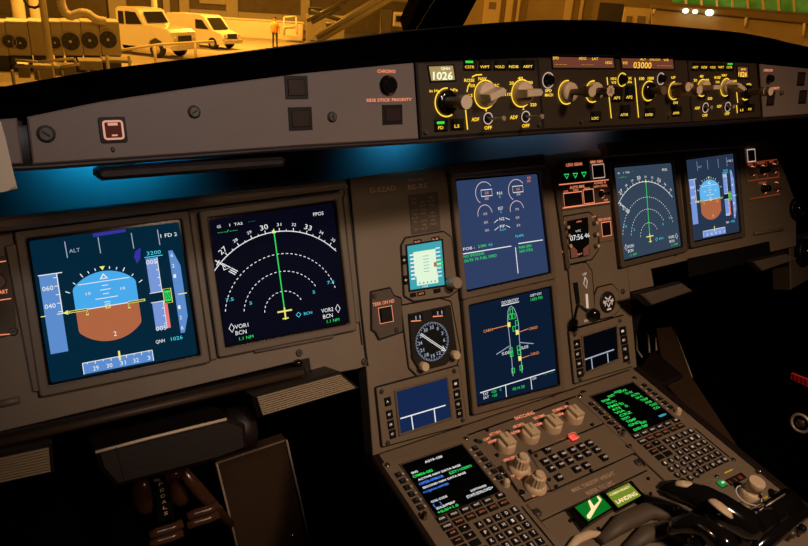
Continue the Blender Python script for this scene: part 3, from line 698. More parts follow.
# gear lever
t = insert('landing_gear_lever', 'landing gear lever with a round black knob in a slotted plate', 'lever', [(568.5, 266), (586, 262.5), (592, 271), (596, 322), (574.5, 327.5)], hh=.002)
k = MB(); k.plate(MAIN, rnd(MAIN.q([(573.2, 283), (578, 282), (580.5, 303), (576, 304)], H0 + .003), .001), H0, H0 + .0026, 'black', .0002); k.build('slot', t)
a = MAIN.w(*MAIN.uv(577.5, 303.5, H0), H0 - .004); b = MAIN.w(*MAIN.uv(592.5, 314.8, .045), .045)
k = MB(); k.tube([a, a + (b - a) * .5, b], [.0028, .0032, .0036], 'black_gloss', 10); shaft = k.build('shaft', t)
k = MB(); d = (b - a).normalized(); k.lathe(b - d * .006, d, [(.004, -.002), (.0095, 0), (.0115, .005), (.0115, .011), (.009, .015), (.003, .017)], 'black_gloss', 20); k.build('lever_knob', shaft)
k = MB(); S = H0 + .0026
k.text(MAIN, 'UP', 584.7, 274, 4, 2.6, 'keywhite', S, .01); k.sp(MAIN, [(585, 277), (583.8, 284), (586.6, 288.5), (587.2, 281), (585, 277)], .8, S, 'keywhite'); k.sp(MAIN, [(586.7, 294), (587.6, 308)], 2.6, S, 'keywhite'); k.text(MAIN, 'DOWN', 586.5, 320.5, 4.5, 2.4, 'keywhite', S, .01); k.build('legend', t)
# brake pressure
t = insert('brake_pressure_gauge', 'round brake pressure gauge with white markings in an octagonal surround', 'gauge', [(598.5, 288), (612.5, 284.5), (619, 291.5), (620, 309), (613.5, 316), (601, 319), (595.5, 312), (595, 296)], hh=.003)
u0, v0 = MAIN.uv(607.6, 302, 0); k = MB(); k.lathe(MAIN.w(u0, v0, H0 + .002), MAIN.N, [(.0185, 0), (.0185, .003), (.017, .0034)], 'placard', 32); k.build('dial', t)
k = MB(); hh_ = H0 + .0060; q = lambda *P: [(u0 + x * .001, v0 + y * .001) for x, y in P]
for s in (-1, 1):
    k.stroke(MAIN, q((s * 2, 5), (s * 7, 9.5)), .0022, hh_, 'keywhite'); k.stroke(MAIN, q((s * 3, 3), (s * 7, 1), (s * 12, 4)), .0020, hh_, 'keywhite')
    k.stroke(MAIN, q((s * 12.5, 1), (s * 8, -1), (s * 8.5, -6)), .0020, hh_, 'keywhite'); k.stroke(MAIN, q((s * 4.5, -1), (0, -9)), .0018, hh_, 'keywhite')
k.stroke(MAIN, q((0, 7), (0, 0)), .0016, hh_, 'keywhite'); k.stroke(MAIN, q((-5, -12.5), (5, -12.5)), .0026, hh_, 'keywhite'); k.build('dial_markings', t)
# co-pilot lighting knobs
t = thing('lighting_control_panel', 'orange lit lighting knobs panel at the far right of the instrument panel', 'control panel', MAIN.w(*MAIN.uv(763, 178), H0))
k = MB(); k.plate(MAIN, MAIN.q([(744, 150), (778, 146), (781, 196), (748, 201)], H0 + .002), H0, H0 + .002, 'panel', .0006); k.build('face_plate', t); S = H0 + .0025
mkey(MAIN, 750.5, 155.6, 7, 11, t, H0 + .002, 'black', outline='keywhite')
k = MB()
for P in ([(747, 163), (777, 159.5)], [(748, 181), (778, 177)], [(750, 199), (780, 194)]): k.sp(MAIN, P, .8, S, 'orange_dim')
for i in range(3): k.sp(MAIN, [(755.5 + i * 11, 163 - i), (757 + i * 11, 180 - i)], .8, S, 'orange_dim')
k.text(MAIN, 'PFD', 750.5, 164.6, 5, 2, 'salmon_dim', S); k.text(MAIN, 'PFD/ND XFR', 761, 163, 8, 2, 'salmon_dim', S); k.text(MAIN, 'ND', 771.5, 161.6, 4, 2, 'salmon_dim', S); k.text(MAIN, 'CONSOLE', 762.5, 182.6, 8, 2, 'salmon_dim', S); k.build('legend', t)
for x, y, m in ((750.5, 171.3, 'knob_brown'), (761, 170.3, 'black'), (772.3, 168.6, 'knob_brown'), (762.3, 189, 'black'), (774.5, 187, 'knob_brown')):
    u, v = MAIN.uv(x, y, H0); k = MB(); k.lathe(MAIN.w(u, v, H0 + .002), MAIN.N, [(.009, 0), (.009, .003), (.0075, .0035), (.0068, .014), (.006, .015)], m, 18); k.arc(MAIN, (u, v), .0098, -80, 110, .0016, H0 + .0045, 'salmon', 14); k.build('knob', t)
# captain's switch plate cut by the left frame edge
t = thing('side_switch_plate', 'dark switch plate with orange lettering cut off by the left picture edge', 'switch plate', MAIN.w(*MAIN.uv(2, 300), H0))
k = MB(); k.plate(MAIN, rnd(MAIN.q([(-38, 262), (10, 255), (17, 334), (-30, 345)], H0 + .002), .003), H0, H0 + .0022, 'panel_dark', .0008); k.build('face_plate', t)
k = MB(); S = H0 + .0028; k.text(MAIN, 'START', 1, 292, 14, 4, 'salmon', S, .01); k.sp(MAIN, [(-20, 303), (11, 298.5)], 1, S, 'salmon'); k.sp(MAIN, [(-12, 336), (10, 334)], 1, S, 'salmon'); k.sp(MAIN, [(-20, 265), (6, 261)], 1, S, 'salmon'); k.arc(MAIN, MAIN.uv(-2, 281), .007, -80, 80, .0013, S, 'salmon'); k.build('legend', t)
k = MB(); u, v = MAIN.uv(-3, 281, H0); k.lathe(MAIN.w(u, v, H0 + .002), MAIN.N, [(.009, 0), (.008, .014), (.007, .015)], 'knob_brown', 18); k.build('knob', t)
# ================================================================= glareshield
gs = thing('glareshield', 'black padded glareshield running the whole width under the windscreen', 'glareshield', GLA.w(0, -.02, -.08))
FB = [(-60, 168), (32, 166), (200, 154), (300, 146.5), (419, 140), (543, 131), (692, 123), (762, 118.5), (850, 112)]      # lower edge of the faces
FT = [(-60, 122), (27, 116), (100, 101), (200, 86), (300, 73), (416, 62), (537, 57), (688, 60), (758, 63), (808, 68), (850, 74)]  # upper edge
def fline(P, x):
    for a, b in zip(P, P[1:]):
        if a[0] <= x <= b[0]: return a[1] + (b[1] - a[1]) * (x - a[0]) / (b[0] - a[0])
    return P[-1][1] if x > P[-1][0] else P[0][1]
def gface(pts, m, nm, parent, h=0., h0=-.012, ch=.0012):
    k = MB(); k.plate(GLA, GLA.q(pts, h), h0, h, m, ch); return k.build(nm, parent)
gface([(27, 117), (100, 101.5), (200, 86.5), (300, 73.5), (414, 62.5), (419, 139), (300, 145.8), (200, 153), (33, 164.5)], 'fascia', 'captain_fascia', gs)
gface([(-60, 124), (17, 118), (23, 164), (-60, 168)], 'fascia', 'side_fascia', gs)
gface([(760, 64), (808, 68.5), (850, 75), (853, 111), (763.5, 117.5)], 'fascia', 'first_officer_fascia', gs)
# body + padded top lofted from the face edge over the crest to the windscreen
SIL = [(-60, 99), (0, 88), (100, 70.5), (200, 58), (300, 44.5), (400, 31.5), (480, 24.5), (540, 20.5), (600, 20.8), (680, 27.5), (740, 33), (780, 41), (808, 50), (850, 66)]
CRY = .13
CRP = Plane((0, CRY, .25), (0, -1, 0))
def crest(px):
    y = fline(SIL, px); u, v = CRP.uv(px, y, 0); return CRP.w(u, v, 0)
def ftop(px):
    u, v = GLA.uv(px, fline(FT, px), .001); return GLA.w(u, v, .001)
def fbot(px):
    u, v = GLA.uv(px, fline(FB, px) + 1, .001); return GLA.w(u, v, .001)
# sample along world x
def sampler(fn, lo=-60, hi=850, n=60):
    P = [fn(lo + (hi - lo) * i / n) for i in range(n + 1)]
    def g(x):
        if x <= P[0].x: return P[0] + (P[0] - P[2]) * ((P[0].x - x) / max(1e-6, P[2].x - P[0].x))
        if x >= P[-1].x: return P[-1] + (P[-1] - P[-3]) * ((x - P[-1].x) / max(1e-6, P[-1].x - P[-3].x))
        for a, b in zip(P, P[1:]):
            if a.x <= x <= b.x: return a.lerp(b, (x - a.x) / max(1e-9, b.x - a.x))
    return g
gT, gC, gB = sampler(ftop), sampler(crest), sampler(fbot)
x0, x1, NX = -.86, .86, 86
L = []
for i in range(NX + 1):
    x = x0 + (x1 - x0) * i / NX; T = gT(x); C = gC(x); B = gB(x); T.x = C.x = B.x = x; T.z = T.z + .0006
    back = B + Vector((0, .05, .002)); sec = [back, B + Vector((0, .010, -.0035)), B + Vector((0, .004, -.004)), B + Vector((0, -.0005, -.0015)), B + Vector((0, .002, .001)), B + Vector((0, .014, .004)), T + Vector((0, .014, -.006)), T + Vector((0, .001, -.0008)), T + Vector((0, -.0012, .001)), T + Vector((0, .001, .0045))]
    for t in (.10, .25, .45, .65, .82): sec.append(T.lerp(C, t) + Vector((0, 0, .010 * sin(pi * t) - .004 * (1 - t))))
    sec += [C - Vector((0, .006, .0015)), C, C + Vector((0, .008, -.002)), C + Vector((0, .10, -.02)), C + Vector((0, .22, -.05)), C + Vector((0, .22, -.09)), B + Vector((0, .25, -.02))]
    L.append(sec)
L = [list(r) for r in L]
k = MB(); n = len(L[0]); vs = [p for r in L for p in r]; 
def strip_f(j0, j1): return [(i * n + j, (i + 1) * n + j, (i + 1) * n + j + 1, i * n + j + 1) for i in range(NX) for j in range(j0, j1)]
k.add(vs, strip_f(6, n - 1) + [(i * n + n - 1, (i + 1) * n + n - 1, (i + 1) * n, i * n) for i in range(NX)], 'pad', True)
k.add([p for p in L[0]], [list(range(n))], 'pad'); k.add([p for p in L[-1]], [list(range(n))], 'pad')
k.build('padded_top', gs)
k = MB(); k.add(vs, strip_f(0, 6), 'edge_trim' if 'edge_trim' in MATS else 'dark_brown', True); k.build('lower_edge_trim', gs)
k = MB()
k.tube([gC(x0 + (x1 - x0) * i / 60) + Vector((0, -.004, .0005)) for i in range(61)], .0011, 'worn_metal', 6); k.build('crest_piping', gs)
# dark tray hanging under the captain's side
k = MB(); P = [(97, 171), (103, 167.5), (283, 157), (287, 160), (284, 167), (102, 181), (97, 177)]
k.plate(GLA, GLA.q(P, -.004), -.03, -.004, 'dark_brown', .003); k.build('under_tray', gs)
for x, y, r in ((46, 134, .0055), (194, 112, .0045), (332, 117, .0042), (781, 93, .003), (113, 149, .0015)):
    screw(GLA, x, y, gs, r, 'worn_metal', 0.)
P = GLA.rc(112.8, 129.9, 27, 26, 0)
k = MB(); k.plate(GLA, rnd(P, .002), -.001, .0012, 'black', .0003); k.plate(GLA, rnd(offs(P, -.0025), .002), .0005, .0030, 'lamp_brown', .0006)
k.stroke(GLA, rnd(offs(P, -.0032), .002), .0016, .0034, 'pink_outline', True)
(u0_, v1_), (u1_, _v), (_a, v0_), _b = offs(P, -.0065)
k.stroke(GLA, [(u0_, v1_ + .0010), (u1_, v1_ + .0010)], .0022, .0034, 'pink_outline'); k.stroke(GLA, [(u0_ + .002, v0_ - .0006), (u1_ - .001, v0_ - .0006)], .0013, .0034, 'pink_outline'); k.build('annunciator_light', gs)
for x, y, w, h in ((296.3, 87.5, 23, 23.5), (300.3, 118.8, 23.5, 23.5), (392.3, 114.7, 20, 20), (801, 79, 7.5, 14), (802.6, 97, 7.5, 14), (770.6, 98.6, 7.5, 14.5)):
    mkey(GLA, x, y, w, h, gs, 0, 'button_face', nm='annunciator_light', z=.0015, fi=.13)
def ringbtn(pl, x, y, r, t, ring='amber', m='black_gloss', h=0., nm='push_knob', w=.0011, rr=1.12):
    u, v = pl.uv(x, y, h); k = MB(); k.lathe(pl.w(u, v, h), pl.N, [(r, 0), (r, .0015), (r * .82, .002), (r * .8, .0055), (r * .7, .0065)], m, 20)
    if ring: k.arc(pl, (u, v), r * rr, 0, 360, w, h + .0012, ring)
    return k.build(nm, t)
ringbtn(GLA, 388, 85.3, .0098, gs, None, nm='chrono_button'); ringbtn(GLA, 768.5, 79, .0066, gs, None, nm='chrono_button')
k = MB(); k.text(GLA, 'CHRONO', 386.6, 71.2, 18, 3.4, 'salmon', .0005, .02); k.text(GLA, 'SIDE STICK PRIORITY', 389.5, 99.8, 45, 3.2, 'salmon', .0005, .02)
k.text(GLA, 'CHRONO', 768.3, 70.2, 9, 2.6, 'salmon', .0005, .02); k.text(GLA, 'PRIORITY', 774.8, 88.2, 9.5, 2.6, 'salmon', .0005, .02); k.build('legend', gs)
k = MB(); 
k.plate(GLA, GLA.q([(367, 96), (412, 93.5), (412.5, 101.5), (367.5, 104)], 0), -.001, .0003, 'fascia', .0001); k.build('legend_plate', gs)

# ---------------------------------------------------------------- knobs used on the glareshield
def gknob(x, y, t, r=.0125, kind='long', ring='amber', L=.036, cr=.0075, m='knob', a0=60, a1=300, ang=90, nm='knob', pl=GLA, sc=1.):
    u, v = pl.uv(x, y, 0.001); c = pl.w(u, v, .0008); k = MB()
    if kind == 'long':   # deep black skirt, slim stem, flat beige cap
        k.lathe(c, pl.N, [(r, 0), (r, .004), (r * .9, .0055), (r * .6, .006)], 'black_gloss', 26, cap1=True)
        k.lathe(c, pl.N, [(cr * .72, .005), (cr * .75, L * .72), (cr, L * .74), (cr, L - .001), (cr * .93, L)], 'knob_brown', 22, topm=m)
    elif kind == 'disc':  # light disc skirt
        k.lathe(c, pl.N, [(r, 0), (r, .006), (r * .92, .008), (r * .5, .0085)], m, 26)
        k.lathe(c, pl.N, [(cr * .6, .008), (cr * .65, L * .72), (cr, L * .74), (cr, L - .001), (cr * .93, L)], 'knob_brown', 22, topm=m)
    elif kind == 'star':
        k.lathe(c, pl.N, [(r, 0), (r, .006), (r * .92, .008), (r * .5, .0085)], m, 26)
        k.lathe(c, pl.N, [(cr * .6, .008), (cr * .65, L * .72), (cr, L * .74), (cr, L - .001), (cr * .93, L)], 'knob_brown', 16, star=.2, topm=m, smooth=False)
        k.arc(pl, (u, v), cr * .45, 90, 450, .0007, L + .0015, 'knob_brown', 3)
    elif kind == 'fin':   # skirt with a raised pointer bar
        k.lathe(c, pl.N, [(r, 0), (r, .005), (r * .93, .0075), (r * .8, .008)], m, 28)
        a = radians(ang); d = pl.U * cos(a) + pl.V * sin(a); e = pl.N.cross(d)
        A = lambda s, q, h: c + d * s + e * q + pl.N * h
        R_ = r * .92; W_ = r * .30
        k.loops([[A(-R_, -W_ * 1.2, .007), A(R_ * .8, -W_ * 1.2, .007), A(R_ * 1.08, 0, .007), A(R_ * .8, W_ * 1.2, .007), A(-R_, W_ * 1.2, .007)],
                 [A(-R_, -W_, L - .001), A(R_ * .7, -W_, L - .001), A(R_ * .95, 0, L - .001), A(R_ * .7, W_, L - .001), A(-R_, W_, L - .001)],
                 [A(-R_ * .95, -W_ * .8, L), A(R_ * .66, -W_ * .8, L), A(R_ * .88, 0, L), A(R_ * .66, W_ * .8, L), A(-R_ * .95, W_ * .8, L)]], m)
        k.stroke(Plane(c, pl.N, pl.U), [(cos(a) * -R_ * .2, sin(a) * -R_ * .2), (cos(a) * R_ * .8, sin(a) * R_ * .8)], .0009, L + .0003, 'white_paint')
    if ring: k.arc(pl, (u, v), r * 1.12, a0, a1, .0014, .0016, ring)
    return k.build(nm, t)
def toggle(x, y, t, L=.030, r=.0052, tilt=.0):
    u, v = GLA.uv(x, y, .001); c = GLA.w(u, v, .0008); k = MB()
    k.lathe(c, GLA.N, [(r, 0), (r, .002), (r * .55, .003), (r * .5, .0035)], 'black', 16); k.arc(GLA, (u, v), r * 1.15, 0, 360, .0012, .0030, 'keywhite', 22)
    ax = (GLA.N + GLA.V * tilt).normalized(); k.lathe(c, ax, [(.0014, .003), (.0016, L * .8), (.0028, L * .88), (.0032, L * .95), (.0018, L)], 'knob_grey', 12); return k.build('toggle_switch', t)
def control(name, label, cat, pts, group=None):
    P = GLA.q(pts, .001); cu = sum(p[0] for p in P) / len(P); cv = min(p[1] for p in P)
    t = thing(name, label, cat, GLA.w(cu, cv, 0), group)
    k = MB(); k.plate(GLA, offs(P, .0012), -.011, -.0006, 'black', .0003); k.build('edge_gap', t)
    k = MB(); k.plate(GLA, P, -.012, .0006, 'control_face', .0012); k.build('face_plate', t); return t
S = .0012
# captain's barometer / range panel
t = control('display_control_panel', 'captain side display control panel with a pale 1026 pressure window', 'control panel', [(417, 63), (537, 58), (543.3, 129.6), (421.8, 138)], 'display control panels at either end of the autopilot panel')
def window(t, pts, m='lcd', nm='display_window'):
    P = GLA.q(pts, .001); k = MB(); k.ring(GLA, offs(P, .0014), P, .0005, .0022, .0008, 'black', .0004); k.flat(GLA, P, .0009, m); return k.build(nm, t)
win = window(t, [(428.5, 66.6), (453, 65.6), (455, 79.8), (431, 80.8)])
k = MB(); k.text(GLA, '1026', 443, 75.6, 19.5, 8, 'lcd_digits', .0013, .02); k.text(GLA, 'QNH', 445.5, 68.4, 9, 2.6, 'lcd_digits', .0013, .02); k.build('digits', win)
gknob(446.3, 102.4, t, .0128, 'long', a0=85, a1=300)
for x, g in ((469.7, 'CSTR'), (484.9, 'WPT'), (499.8, 'VOR.D'), (513.8, 'NDB'), (527.9, 'ARPT')):
    mkey(GLA, x, 65.3 - (x - 470) * .008, 12.6, 10.5, t, .0006, 'key', g, 'amber', dy=1.6, lh=.26, lw=.74)
mkey(GLA, 440.8, 125.6, 13, 11.5, t, .0006, 'key', 'FD', 'amber', dy=2, lh=.28, lw=.4); mkey(GLA, 457, 124.4, 13, 11.5, t, .0006, 'key', 'LS', 'amber', dy=1.6, lh=.28, lw=.38)
k = MB(); k.flat(GLA, GLA.rc(440.6, 122.7, 7.5, 2.6, .005), .0052, 'green_lit'); k.flat(GLA, GLA.rc(469.2, 61.9, 7.5, 2.2, .005), .0052, 'green_lit'); k.build('green_lamp', t)
gknob(485, 94.5, t, .0130, 'fin', a0=40, a1=330, L=.024, ang=20); gknob(521.4, 93.4, t, .0130, 'fin', a0=40, a1=330, L=.024, ang=3)
toggle(487, 118.4, t); toggle(524.6, 116.7, t)
k = MB()
for g, x, y, w, h in (('in Hg', 434.6, 90.7, 10, 3), ('hPa', 454.2, 89.8, 7, 3), ('ROSE', 469.4, 80.2, 10, 3.2), ('NAV', 482.5, 78.6, 8, 3.2), ('ARC', 495.4, 85.3, 7.5, 3.2), ('PLAN', 502, 94.5, 8, 3.2), ('LS', 470.6, 95.3, 4, 3.2), ('VOR', 472.2, 85.6, 6, 3.2),
                      ('10', 509.5, 94.2, 4, 3.2), ('20', 511.7, 83, 4.5, 3.2), ('40', 520.4, 78.2, 5, 3.2), ('80', 530.2, 82.6, 5, 3.2), ('160', 534, 92, .1, .1), ('320', 533.4, 104.6, 6, 3.2), ('ADF', 475.4, 119.3, 7.6, 3.6), ('OFF', 488.2, 127.6, 7.5, 3.6), ('1', 486.2, 109.8, 1.2, 2.8), ('ADF', 513.8, 117.2, 7.6, 3.6), ('OFF', 525.8, 125.6, 7.5, 3.6), ('2', 523.4, 108.2, 2, 2.8)):
    k.text(GLA, g, x, y, w, h, 'amber', S, .02)
k.sp(GLA, [(465.2, 106), (467.6, 129.6)], 1.2, S, 'amber'); k.sp(GLA, [(467, 92), (468.2, 86), (470, 83)], 1.1, S, 'amber'); k.sp(GLA, [(472, 77), (476, 75), (482, 74.6)], 1.1, S, 'amber')
k.sp(GLA, [(531.5, 99), (530, 102)], 1, S, 'amber'); k.sp(GLA, [(512.5, 94), (514, 94)], 1, S, 'amber'); k.build('legend', t)
for x, y in ((425.4, 131.9), (538.8, 124.6)): screw(GLA, x, y, t, .0026, 'worn_metal', .0006)
# autopilot panel
t = control('autopilot_panel', 'autopilot panel in the middle of the glareshield with 03000 altitude window', 'control panel', [(538.2, 57.5), (687.5, 60.5), (692, 122.3), (544.3, 129.4)])
window(t, [(552, 55.6), (613, 56.6), (614.5, 67.8), (553, 67.6)], 'win_red'); window(t, [(620.5, 56.8), (672.5, 58), (674, 69), (622, 68)], 'win_red')
k = MB()
for g, x, y, w, h in (('SPD', 555.9, 58, 6, 2.8), ('---', 560.8, 64.3, 12, .9), ('HDG', 582.6, 58.4, 7, 2.8), ('LAT', 595.2, 58.6, 6, 2.8), ('---', 587.4, 64.6, 12, .9), ('HDG', 608.8, 62.6, 6.5, 2.8), ('V/S', 625, 62.8, 5, 2.8), ('ALT', 643, 59.3, 6, 2.2), ('LVL/CH', 655, 59.5, 10, 2.2), ('V/S', 666, 60, 5, 2.2), ('03000', 642.6, 65, 18, 6.4, ), ('-----', 664.8, 65.6, 15, .9)):
    k.text(GLA, g, x, y, w, h, 'digits', .0013, .015)
k.build('digits', t)
ringbtn(GLA, 547.6, 80.4, .0072, t, 'keywhite', h=.0006, rr=1.18)
gknob(566.6, 92.4, t, .0118, 'disc', L=.040, cr=.0062, a0=80, a1=300, nm='speed_knob'); gknob(592.6, 91.6, t, .0110, 'star', L=.028, cr=.0062, a0=80, a1=300, nm='heading_knob')
ringbtn(GLA, 621.6, 79.7, .0066, t, 'amber', h=.0006, rr=1.18); ringbtn(GLA, 660.3, 78.8, .0060, t, 'keywhite', h=.0006, rr=1.18)
gknob(648.4, 90.9, t, .0108, 'long', L=.024, cr=.0056, a0=0, a1=360, nm='altitude_knob', m='knob_brown'); gknob(674, 90.6, t, .0100, 'fin', L=.03, ang=-50, a0=90, a1=330, nm='vertical_speed_knob')
k = MB(); u, v = GLA.uv(674, 90.6, 0); k.lathe(GLA.w(u - .012, v + .004, .006), GLA.N, [(.003, 0), (.003, .016), (.0062, .017), (.0062, .023), (.0058, .024)], 'knob_brown', 20, topm='knob'); k.build('push_pull_cap', t)
k = MB(); k.lathe(GLA.w(u, v, .02), GLA.N, [(.003, 0), (.003, .010), (.0062, .011), (.0062, .017), (.0058, .018)], 'knob_brown', 20, topm='knob'); k.build('push_pull_cap', t)
mkey(GLA, 595.2, 116.4, 9.5, 10.5, t, .0006, 'key', 'LOC', 'amber', dy=1.8, lh=.26); mkey(GLA, 616.7, 94.4, 9, 15, t, .0006, 'key', 'AP1', 'amber', dy=3.4, lh=.2); mkey(GLA, 629.3, 93.6, 9, 15, t, .0006, 'key', 'AP2', 'amber', dy=3.4, lh=.2)
mkey(GLA, 624.4, 111.6, 9.5, 13.5, t, .0006, 'key', 'A/THR', 'amber', dy=3, lh=.2, lw=.8); mkey(GLA, 649.2, 112.8, 9.5, 10, t, .0006, 'key', 'EXPED', 'amber', dy=1.8, lh=.26, lw=.8); mkey(GLA, 676.2, 111.2, 8.5, 10, t, .0006, 'key', 'APPR', 'amber', dy=1.8, lh=.26, lw=.75)
k = MB()
for g, x, y, w, h in (('SPD', 548.4, 90.6, 6.5, 3), ('MACH', 549, 94.9, 8, 3), ('HDG', 613.6, 78.6, 5.5, 2.6), ('V/S', 613.8, 82.4, 5, 2.6), ('TRK', 629.4, 78.2, 5, 2.6), ('FPA', 629.6, 82, 5, 2.6), ('100', 641.8, 78.5, 5, 3), ('1000', 650.8, 78.2, 6, 3), ('UP', 673.4, 77.4, 4, 2.6), ('DN', 675.6, 102.6, 4, 2.6), ('-', 684.6, 94, 3, .9)):
    k.text(GLA, g, x, y, w, h, 'amber', S, .02)
k.sp(GLA, [(607, 77.2), (611.4, 118.4)], 1, S, 'amber'); k.sp(GLA, [(635, 77.7), (638.6, 117.6)], 1, S, 'amber'); k.build('legend', t)
for x, y in ((581, 121.8), (668.3, 116)): screw(GLA, x, y, t, .0022, 'worn_metal', .0006)
# co-pilot's barometer / range panel
t = control('display_control_panel', 'co-pilot side display control panel at the right end of the autopilot panel', 'control panel', [(689, 60.6), (757, 63.3), (762, 117.3), (693.2, 122.2)], 'display control panels at either end of the autopilot panel')
for x, g in ((695.4, 'ARPT'), (704.3, 'NDB'), (712.8, 'VOR.D'), (721.1, 'WPT'), (729.5, 'CSTR')):
    mkey(GLA, x, 66.8, 7, 8, t, .0006, 'key', g, 'amber', dy=.4, lh=.30, lw=.8)
k = MB(); k.flat(GLA, GLA.rc(729.7, 64.0, 5, 1.5, .005), .0056, 'green_lit'); k.build('green_lamp', t)
gknob(702, 87.9, t, .0098, 'fin', L=.024, ang=0, a0=40, a1=330); gknob(725.5, 87.4, t, .0105, 'fin', L=.024, ang=160, a0=40, a1=330)
toggle(704.3, 107.7, t, .012, .0055); toggle(726.5, 106.9, t, .012, .0055)
window(t, [(737, 66.8), (747.5, 67.2), (748.4, 77.6), (738, 77.2)], 'win_red')
gknob(745.6, 92, t, .0098, 'long', L=.030, cr=.0062, a0=230, a1=310)
k = MB(); u, v = GLA.uv(745.6, 92, 0); k.lathe(GLA.w(u, v, .028), GLA.N, [(.003, 0), (.003, .002), (.0062, .003), (.0062, .008), (.0058, .009)], 'knob_brown', 20, topm='knob'); k.build('push_pull_cap', t)
mkey(GLA, 741.9, 108.5, 5.5, 8, t, .0006, 'key', 'LS', 'amber', dy=1.4, lh=.3, lw=.6); mkey(GLA, 750, 107.7, 5.5, 8, t, .0006, 'key', 'FD', 'amber', dy=1.4, lh=.3, lw=.6)
k = MB()
for g, x, y, w, h in (('40', 701.6, 76.2, 3.6, 2.8), ('20', 695.4, 80.2, 3.4, 2.6), ('80', 707.4, 80, 3.4, 2.6), ('10', 694.6, 89.6, 3, 2.6), ('320', 710, 98.4, 4.4, 2.6), ('ADF', 697.4, 108, 5, 2.8), ('OFF', 705, 115.3, 5, 2.8), ('ADF', 719.2, 106.2, 4.5, 2.8), ('OFF', 727.2, 113.6, 4.8, 2.8), ('ROSE', 717.6, 77.4, 6, 2.6), ('NAV', 724.4, 75.2, 5, 2.6), ('VOR', 717.6, 82, 4, 2.4), ('PLAN', 733.5, 81, 6, 2.6), ('in Hg', 739.4, 84.6, 5, 2.2), ('hPa', 749.2, 84.2, 4.5, 2.2), ('1026', 742.7, 74.2, 8.6, 5, ), ('QNH', 743.4, 69.2, 5, 1.8)):
    k.text(GLA, g, x, y, w, h, 'amber', S + .0002, .02)
k.sp(GLA, [(736, 85.4), (737.8, 102.8)], .9, S, 'amber'); k.sp(GLA, [(736.6, 105), (737.4, 113)], .9, S, 'amber'); k.build('legend', t)
# ================================================================= centre pedestal
pd = thing('center_pedestal', 'brown centre pedestal between the pilots with sloping top', 'pedestal', PED.w(.02, -.30, -.5))
CB = [(372, 457), (637, 367.5)]
uL, vT = PED.uv(372, 457); uR = PED.uv(637, 367.5)[0]
uL0 = -.262; uR0 = .292
k = MB(); k.plate(PED, [(uL0 + .004, .045), (uR0 - .004, .045), (uR0 - .004, -.62), (uL0 + .004, -.62)], -.02, -.003, 'panel', .001); k.build('top_plate', pd)
# dark side rails and side walls
for s, u in ((-1, uL0), (1, uR0)):
    k = MB(); k.plate(PED, [(u - .007, .03), (u + .007, .03), (u + .007, -.62), (u - .007, -.62)], -.02, .001, 'dark_brown', .002); k.build('side_rail', pd)
k = MB(); P = [PED.w(uL0 + .01, .0, -.02), PED.w(uR0 - .01, .0, -.02), PED.w(uR0 - .01, -.62, -.02), PED.w(uL0 + .01, -.62, -.02)]
k.loops([[p - Vector((0, 0, .42 + (p.z + .3))) for p in P], P], 'dark_brown'); k.build('pedestal_body', pd)
MO = []
def mcdu(org, label, rows):
    pl = PED.sub(*org)
    t = thing('flight_computer_keypad', label, 'flight computer', pl.w(.05, -.1, -.003), 'flight computer keypads on the pedestal')
    k = MB(); k.plate(pl, rnd([(-.0245, .014), (.1265, .014), (.1265, -.2125), (-.0245, -.2125)], .003), -.003, .0015, 'panel', .001); k.build('body', t)
    k = MB(); k.ring(pl, offs([(0, 0), (.1045, 0), (.1035, -.0945), (-.001, -.0945)], .0025), [(0, 0), (.1045, 0), (.1035, -.0945), (-.001, -.0945)], .001, .003, -.0005 + .001, 'panel_dark', .0006); k.build('screen_bezel', t)
    k = MB(); k.flat(pl, [(-.0003, .0003), (.1048, .0003), (.1038, -.0948), (-.0013, -.0948)], .0017, 'scr_black'); k.build('screen', t)
    return t, pl
def key(pl, t, u, v, w, h, g=None, lm='keywhite', m='key', nm='key', rn=0, lw=.5, lh=.42):
    k = MB(); P = [(u - w / 2, v + h / 2), (u + w / 2, v + h / 2), (u + w / 2, v - h / 2), (u - w / 2, v - h / 2)]
    if rn: P = circ(u, v, w / 2, 14)
    k.plate(pl, P, .0012, .0042, m, .0007)
    if g: k.textm(pl, g, u, v, w * lw, h * lh, lm, .0046, .015)
    return k.build(nm, t)
